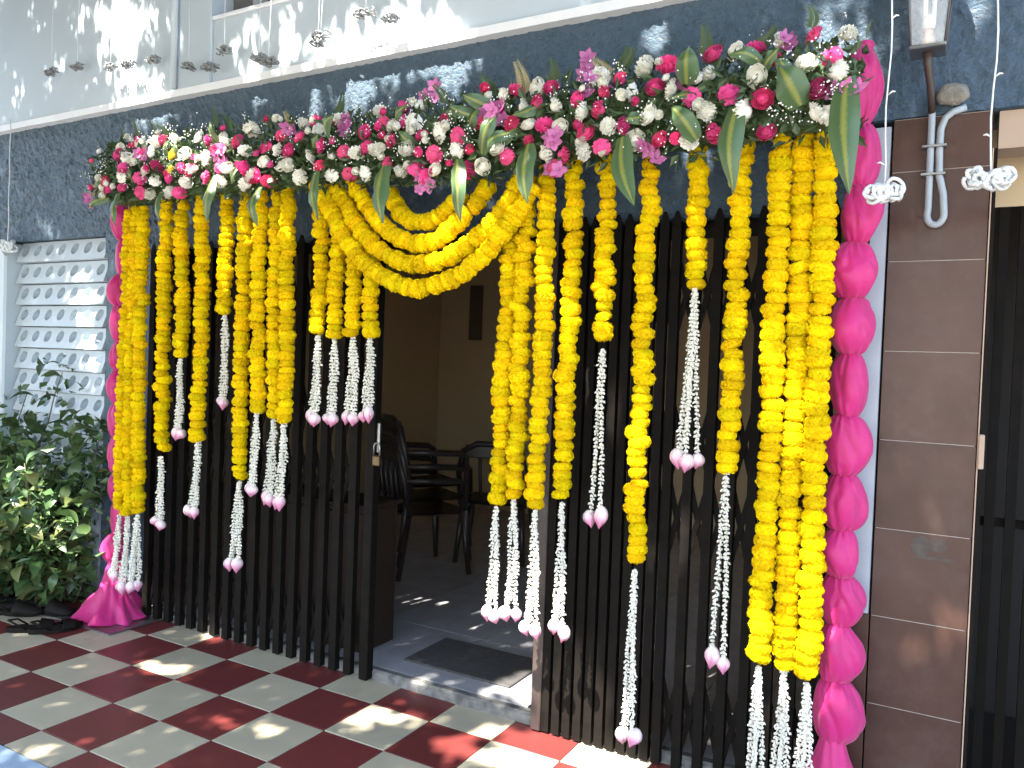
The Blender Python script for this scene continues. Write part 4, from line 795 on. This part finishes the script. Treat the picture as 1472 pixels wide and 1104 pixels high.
for k,(x,z) in enumerate(BUNDLES):
    string_light(x,-.125,z,z+1.25,'string light coil greyed for shading, hanging against the white upper wall',.10 if k%3 else .13,.036,20+k,'string light coils on the upper wall',.0038,.0014,9,False)

LP=thing('wall_lantern','clear glass wall lantern on a metal stem above the tiled pillar','lamp',(-.115,-.12,2.5))
cx,cy=-.118,-.13; z0,z1=2.535,2.80; wb,wt=.047,.066
def fr(z): t=(z-z0)/(z1-z0); return wb+(wt-wb)*t
gl=MB()
gl.add([(cx+sx*fr(z)*.97,cy+sy*fr(z)*.97,z) for z in (z0,z1) for sx,sy in ((-1,-1),(1,-1),(1,1),(-1,1))],[(0,1,5,4),(1,2,6,5),(2,3,7,6),(3,0,4,7)]); gl.build('glass_shade',M['glass'],LP)
for sx,sy in ((-1,-1),(1,-1),(1,1),(-1,1)): MB().tube([(cx+sx*fr(z0),cy+sy*fr(z0),z0),(cx+sx*fr(z1),cy+sy*fr(z1),z1)],.0035,6).build('rib',M['frame'],LP,True)
MB().box(cx-wb-.004,cx+wb+.004,cy-wb-.004,cy+wb+.004,z0-.012,z0,b=.003).build('bottom_plate',M['steel'],LP)
cap=MB(); cap.rev([(.095,0),(.10,.012),(.07,.05),(.03,.08),(.012,.10),(.002,.11)],20,(cx,cy,z1)); cap.build('cap',M['frame'],LP,True)
s_=MB(); s_.rev([(.001,0),(.019,0),(.019,.03),(.013,.034),(.013,.06),(.001,.06)],14,(cx,cy,z0+.002)); s_.build('socket',M['socket'],LP,True)
bb=MB(); bb.rev([(.001,.06),(.017,.06),(.02,.085),(.016,.10),(.001,.10)],14,(cx,cy,z0)); bb.build('bulb_base',M['bulb'],LP,True)
for sx in (-1,1): MB().tube([(cx+sx*.012,cy,z0+.095),(cx+sx*.012,cy,z0+.19),(cx+sx*.008,cy,z0+.21),(cx,cy,z0+.215)],.007,8).build('bulb_tube',M['bulb'],LP,True)
st_=MB(); st_.tube([(cx,cy,z0-.01),(cx+.002,cy+.01,z0-.05),(cx+.012,cy+.05,z0-.11),(cx+.016,-.03,z0-.17)],[.016,.012,.011,.011],10); st_.build('stem',M['post'],LP,True)
CP=thing('conduit_pipe','grey conduit pipe bent into a loop on the brown pillar','pipe',(-.085,-.03,2.0))
pts=[(cx+.016,-.03,z0-.165)]+[(cx+.017+.002*i/6,-.028,2.36-.30*i/6) for i in range(7)]
cxl,czl,rl=-.077,2.035,.024
for i in range(15):
    a=math.pi+math.pi*1.06*i/14; pts.append((cxl+rl*math.cos(a)*1.0,-.028-.004*i/14,czl+.0+1.35*rl*math.sin(a)))
pts+=[(-.058,-.03,2.10),(-.072,-.028,2.16),(-.075,-.026,2.24),(-.074,-.026,2.31),(-.062,-.026,2.345),(-.04,-.026,2.362),(-.005,-.024,2.372)]
MB().tube(pts,.0108,12).build('tube',M['pipe'],CP,True)
for z in (2.255,2.165): MB().box(-.125,-.055,-.044,-.005,z-.004,z+.004,b=.001).build('clamp',M['steel'],CP)
lump=MB(); V=[];Fc=[]
for i in range(9):
    th=math.pi*i/8
    for k in range(14):
        ph=2*math.pi*k/14; d=Vector((math.sin(th)*math.cos(ph),math.sin(th)*math.sin(ph),math.cos(th))); f=1+.35*mn.noise(d*2+Vector((4,0,0))); V.append((-.045+.047*d.x*f,-.03+.032*d.y*f,2.415+.036*d.z*f))
for i in range(8):
    for k in range(14): Fc.append((i*14+k,(i+1)*14+k,(i+1)*14+(k+1)%14,i*14+(k+1)%14))
lo_=lump.add(V,Fc).build('cement_lump',M['cement'],None,True); tag(lo_,'rough pale cement lump stuck above the bent conduit pipe','cement lump')

# ------------------------------------------------------------------ sandals
def sandal(loc,rz,label,rot=(0,0),closed=False):
    o=thing('sandal',label,'sandal',loc,(rot[0],rot[1],rz),'sandals left beside the column plate')
    out=[]; n=28
    for k in range(n):
        a=2*math.pi*k/n; y=.128*math.sin(a); x=.042*math.cos(a)*(1+.18*math.sin(a))-.006*math.sin(a)**2; out.append((x,y))
    b=MB(); V=[(x,y,0.002+.012*max(0,(y-.06)/.07)**2) for x,y in out]+[(x,y,.020+.012*max(0,(y-.06)/.07)**2+(.008 if y<-.03 else 0)) for x,y in out]
    b.add(V,[tuple(range(n))[::-1]]+[(k,(k+1)%n,n+(k+1)%n,n+k) for k in range(n)]+[tuple(range(n,2*n))]); b.build('sole',M['sandal'],o,local=True)
    V=[(x*.9,y*.94,.0215+.012*max(0,(y-.06)/.07)**2+(.008 if y<-.03 else 0)) for x,y in out]; MB().add(V,[tuple(range(n))]).build('insole',M['insole'],o,local=True)
    for (y0,y1,w0) in (((-.035,.118,.047),) if closed else ((.02,.085,.046),)):
        V=[];Fc=[]
        for i in range(7):
            y=y0+(y1-y0)*i/6
            for j in range(9):
                a=math.pi*j/8; V.append((w0*math.cos(a)*(1-(.42 if closed else .1)*(i/6)**2),y+.012*math.sin(a),.012+(.075 if closed else .048)*math.sin(a)*(1-(.72 if closed else .35)*i/6)))
        for i in range(6):
            for j in range(8): Fc.append((i*9+j,i*9+j+1,(i+1)*9+j+1,(i+1)*9+j))
        u=MB().add(V,Fc).build('strap',M['sandal'],o,True,local=True); so=u.modifiers.new('thick','SOLIDIFY'); so.thickness=.003
    MB().tube([(-.04,-.03,.02),(-.042,-.08,.055),(0,-.118,.065),(.042,-.08,.055),(.04,-.03,.02)],.005,6).build('heel_strap',M['sandal'],o,True,local=True)
    return o
sandal((-4.50,-.40,.0),R(-60),'dark closed slipper lying flat on the cream tile by the soil',closed=True)
sandal((-4.36,-.29,.0),R(-75),'dark slipper pushed against the steel column plate',closed=True)
sandal((-4.20,-.50,.0),R(-38),'open dark strappy sandal on the cream tile, farther from the plate')
sandal((-4.10,-.44,.0),R(-25),'open dark strappy sandal lying nearest the steel column plate')

# ------------------------------------------------------------------ shrubs
def leafmesh(mt,seed):
    r=random.Random(seed); V=[];Fc=[]; n=6
    for i in range(n+1):
        t=i/n; ww=.30*math.sin(math.pi*min(1,.03+t*.95))**.75*(1-.25*t)
        for j in range(3): u=j-1; V.append((u*ww,t,.16*math.sin(math.pi*t)*.8+abs(u)*ww*.35-.22*t*t))
    for i in range(n):
        for j in range(2): Fc.append((i*3+j,i*3+j+1,(i+1)*3+j+1,(i+1)*3+j))
    return MB().add(V,Fc).mesh('leaf',mt,smooth=True)
LD=[leafmesh(M['leafd'],k) for k in range(3)]; LLt=[leafmesh(M['leafsun'],k) for k in range(2)]
def shrub(x,y,h,sp,nl,nf,label,pale,seed):  # pale: share of leaves coloured as if in sun
    r=random.Random(seed); o=thing('shrub',label,'shrub',(x,y,0),group='shrubs in front of the breeze block screen'); b=MB(); tips=[]
    for k in range(11):
        a=r.uniform(0,6.28); l=h*r.uniform(.5,1); p=Vector((x+r.gauss(0,.03),y+r.gauss(0,.03),-.02)); pts=[p.copy()]
        d=Vector((math.cos(a)*sp*.35,math.sin(a)*sp*.3,1)).normalized()
        for i in range(8): d=(d+Vector((r.gauss(0,.13)+math.cos(a)*.05*sp,r.gauss(0,.11),r.gauss(0,.05)))).normalized(); p=p+d*l/8; p.y=min(p.y,-.03); pts.append(p.copy())
        b.tube(pts,[.011*(1-i/10) for i in range(9)],6); tips+=pts[2:]
    b.build('stem',M['stem'],o,True)
    for k in range(nl):
        p=r.choice(tips)+Vector((r.gauss(0,.06),r.gauss(-.03,.05),r.gauss(0,.06))); p.y=min(p.y,-.04); p.z=max(.05,p.z)
        d=Vector((r.gauss(0,.8),r.gauss(-.5,.6),r.gauss(-.05,.45))); s=r.uniform(.075,.15)
        e=(d.to_track_quat('Y','Z').to_matrix()@Euler((0,r.gauss(0,.5),0)).to_matrix()).to_euler()
        me=r.choice(LLt) if r.random()<pale else r.choice(LD); inst('leaf',me,o,p,e,(s,s,s))
    P=[];D=[]
    for k in range(nf):
        p=r.choice(tips)+Vector((r.gauss(0,.08),r.gauss(0,.06),r.gauss(0,.08))); p.y=min(p.y,-.02); p.z=max(.03,p.z); P.append(p); D.append((r.gauss(0,1),r.gauss(-.2,.8),r.gauss(0,.5)))
    f=leaf_mass(P,D,rng.uniform(.04,.09,nf),rng.uniform(.012,.024,nf),M['leafd'],'foliage',o); f['kind']='stuff'
shrub(-5.02,-.22,1.58,1.0,210,900,'tall dark leafy shrub in front of the breeze block screen',.05,1)
shrub(-4.72,-.16,1.30,.9,200,800,'leafy shrub beside the pink column on the soil side',.12,2)
shrub(-5.42,-.30,1.62,1.0,200,800,'dark leafy shrub in front of the white gatepost',.05,3)
shrub(-4.86,-.42,.78,1.1,210,350,'low shrub with leaves tinted as sunlit at the edge of the tiled floor',.75,4)
shrub(-4.56,-.10,.62,.9,130,300,'small shrub with leaves partly tinted as sunlit right behind the pink column foot',.45,5)
shrub(-5.25,-.60,.85,1.0,150,500,'low dark shrub by the soil edge near the slippers',.15,6)

# ------------------------------------------------------------------ shade tree across the yard (its crown dapples the house front)
e1=Vector((0,0,1)).cross(S).normalized(); e2=S.cross(e1)
E1,E2,SS=np.array(e1),np.array(e2),np.array(S)
NL=190000
u=rng.uniform(-7.4,2.2,NL); v=rng.uniform(-2.6,2.8,NL); t=rng.uniform(5.0,7.2,NL)
N2=60000
q3=rng.normal(size=(N2,3)); q3/=np.linalg.norm(q3,axis=1,keepdims=True); q3*=(rng.uniform(.35,1,N2)**.5)[:,None]
P2=q3*np.array([1.75,1.75,1.75])+np.array([-6.55,-3.3,3.1])
u=np.r_[u,P2@E1]; v=np.r_[v,P2@E2]; t=np.r_[t,P2@SS]; second=np.r_[np.zeros(NL,bool),np.ones(N2,bool)]
keep=np.ones(NL+N2,bool); LR=.036
for (a,b_,ax,ay,bx_,by_) in GAPS:
    A=np.array([ax,ay]);B=np.array([bx_,by_]); la,lb=np.linalg.norm(A),np.linalg.norm(B)
    A=A*(1+(LR+max(0,.016-la))/la); B=B*(1+(LR+max(0,.016-lb))/lb)
    Mi=np.linalg.inv(np.array([A,B]).T); d=np.stack([u-a,v-b_]); q=Mi@d; keep&=(q[0]**2+q[1]**2)>1
u,v,t,second=u[keep],v[keep],t[keep],second[keep]
PA=u[:,None]*E1+v[:,None]*E2+t[:,None]*SS; P=PA[~second]; PB=PA[second]
TR=thing('shade_tree','tall leafy tree standing in the yard facing the decorated gate','tree',(-3.2,-6.4,0))
c=MB(); c.tube([(-3.2,-6.4,-.05),(-3.15,-6.3,1.2),(-3.3,-6.1,2.6),(-3.2,-5.7,3.9)],[.24,.19,.16,.13],12)
for k in range(9):
    a=k*.7; q=Vector((-3.2+math.cos(a)*2.6,-4.0+math.sin(a)*1.4,5.2+.5*math.sin(a*1.7))); p=Vector((-3.25,-5.9,3.2+.08*k)); c.tube([p,p.lerp(q,.5)+Vector((0,-.2,.25)),q],[.08,.05,.02],7)
c.build('trunk',M['bark'],TR,True)
n=len(P); cr_=leaf_mass(P,rng.normal(size=(n,3))+np.array([0,0,-.3]),rng.uniform(.075,.12,n),rng.uniform(.024,.036,n),M['crown'],'crown',TR); cr_['kind']='stuff'
TS=thing('added_shade_tree','unseen short dense tree added in the yard to darken the shrub side','tree',(-6.9,-3.6,0))  # out-of-view tree added to block sky light from the shrub side
c=MB(); c.tube([(-6.9,-3.6,-.05),(-6.85,-3.55,.8),(-6.7,-3.4,1.8),(-6.6,-3.3,2.8)],[.14,.11,.09,.05],10)
for k in range(7):
    a=k*.9; p=Vector((-6.72,-3.42,1.6+.12*k)); q=Vector((-6.55+math.cos(a)*1.2,-3.3+math.sin(a)*1.2,3.0+.4*math.sin(a*2))); c.tube([p,p.lerp(q,.5)+Vector((0,0,.15)),q],[.05,.03,.012],6)
c.build('trunk',M['bark'],TS,True)
n=len(PB); cr_=leaf_mass(PB,rng.normal(size=(n,3))+np.array([0,0,-.3]),rng.uniform(.06,.10,n),rng.uniform(.02,.03,n),M['crown'],'crown',TS); cr_['kind']='stuff'
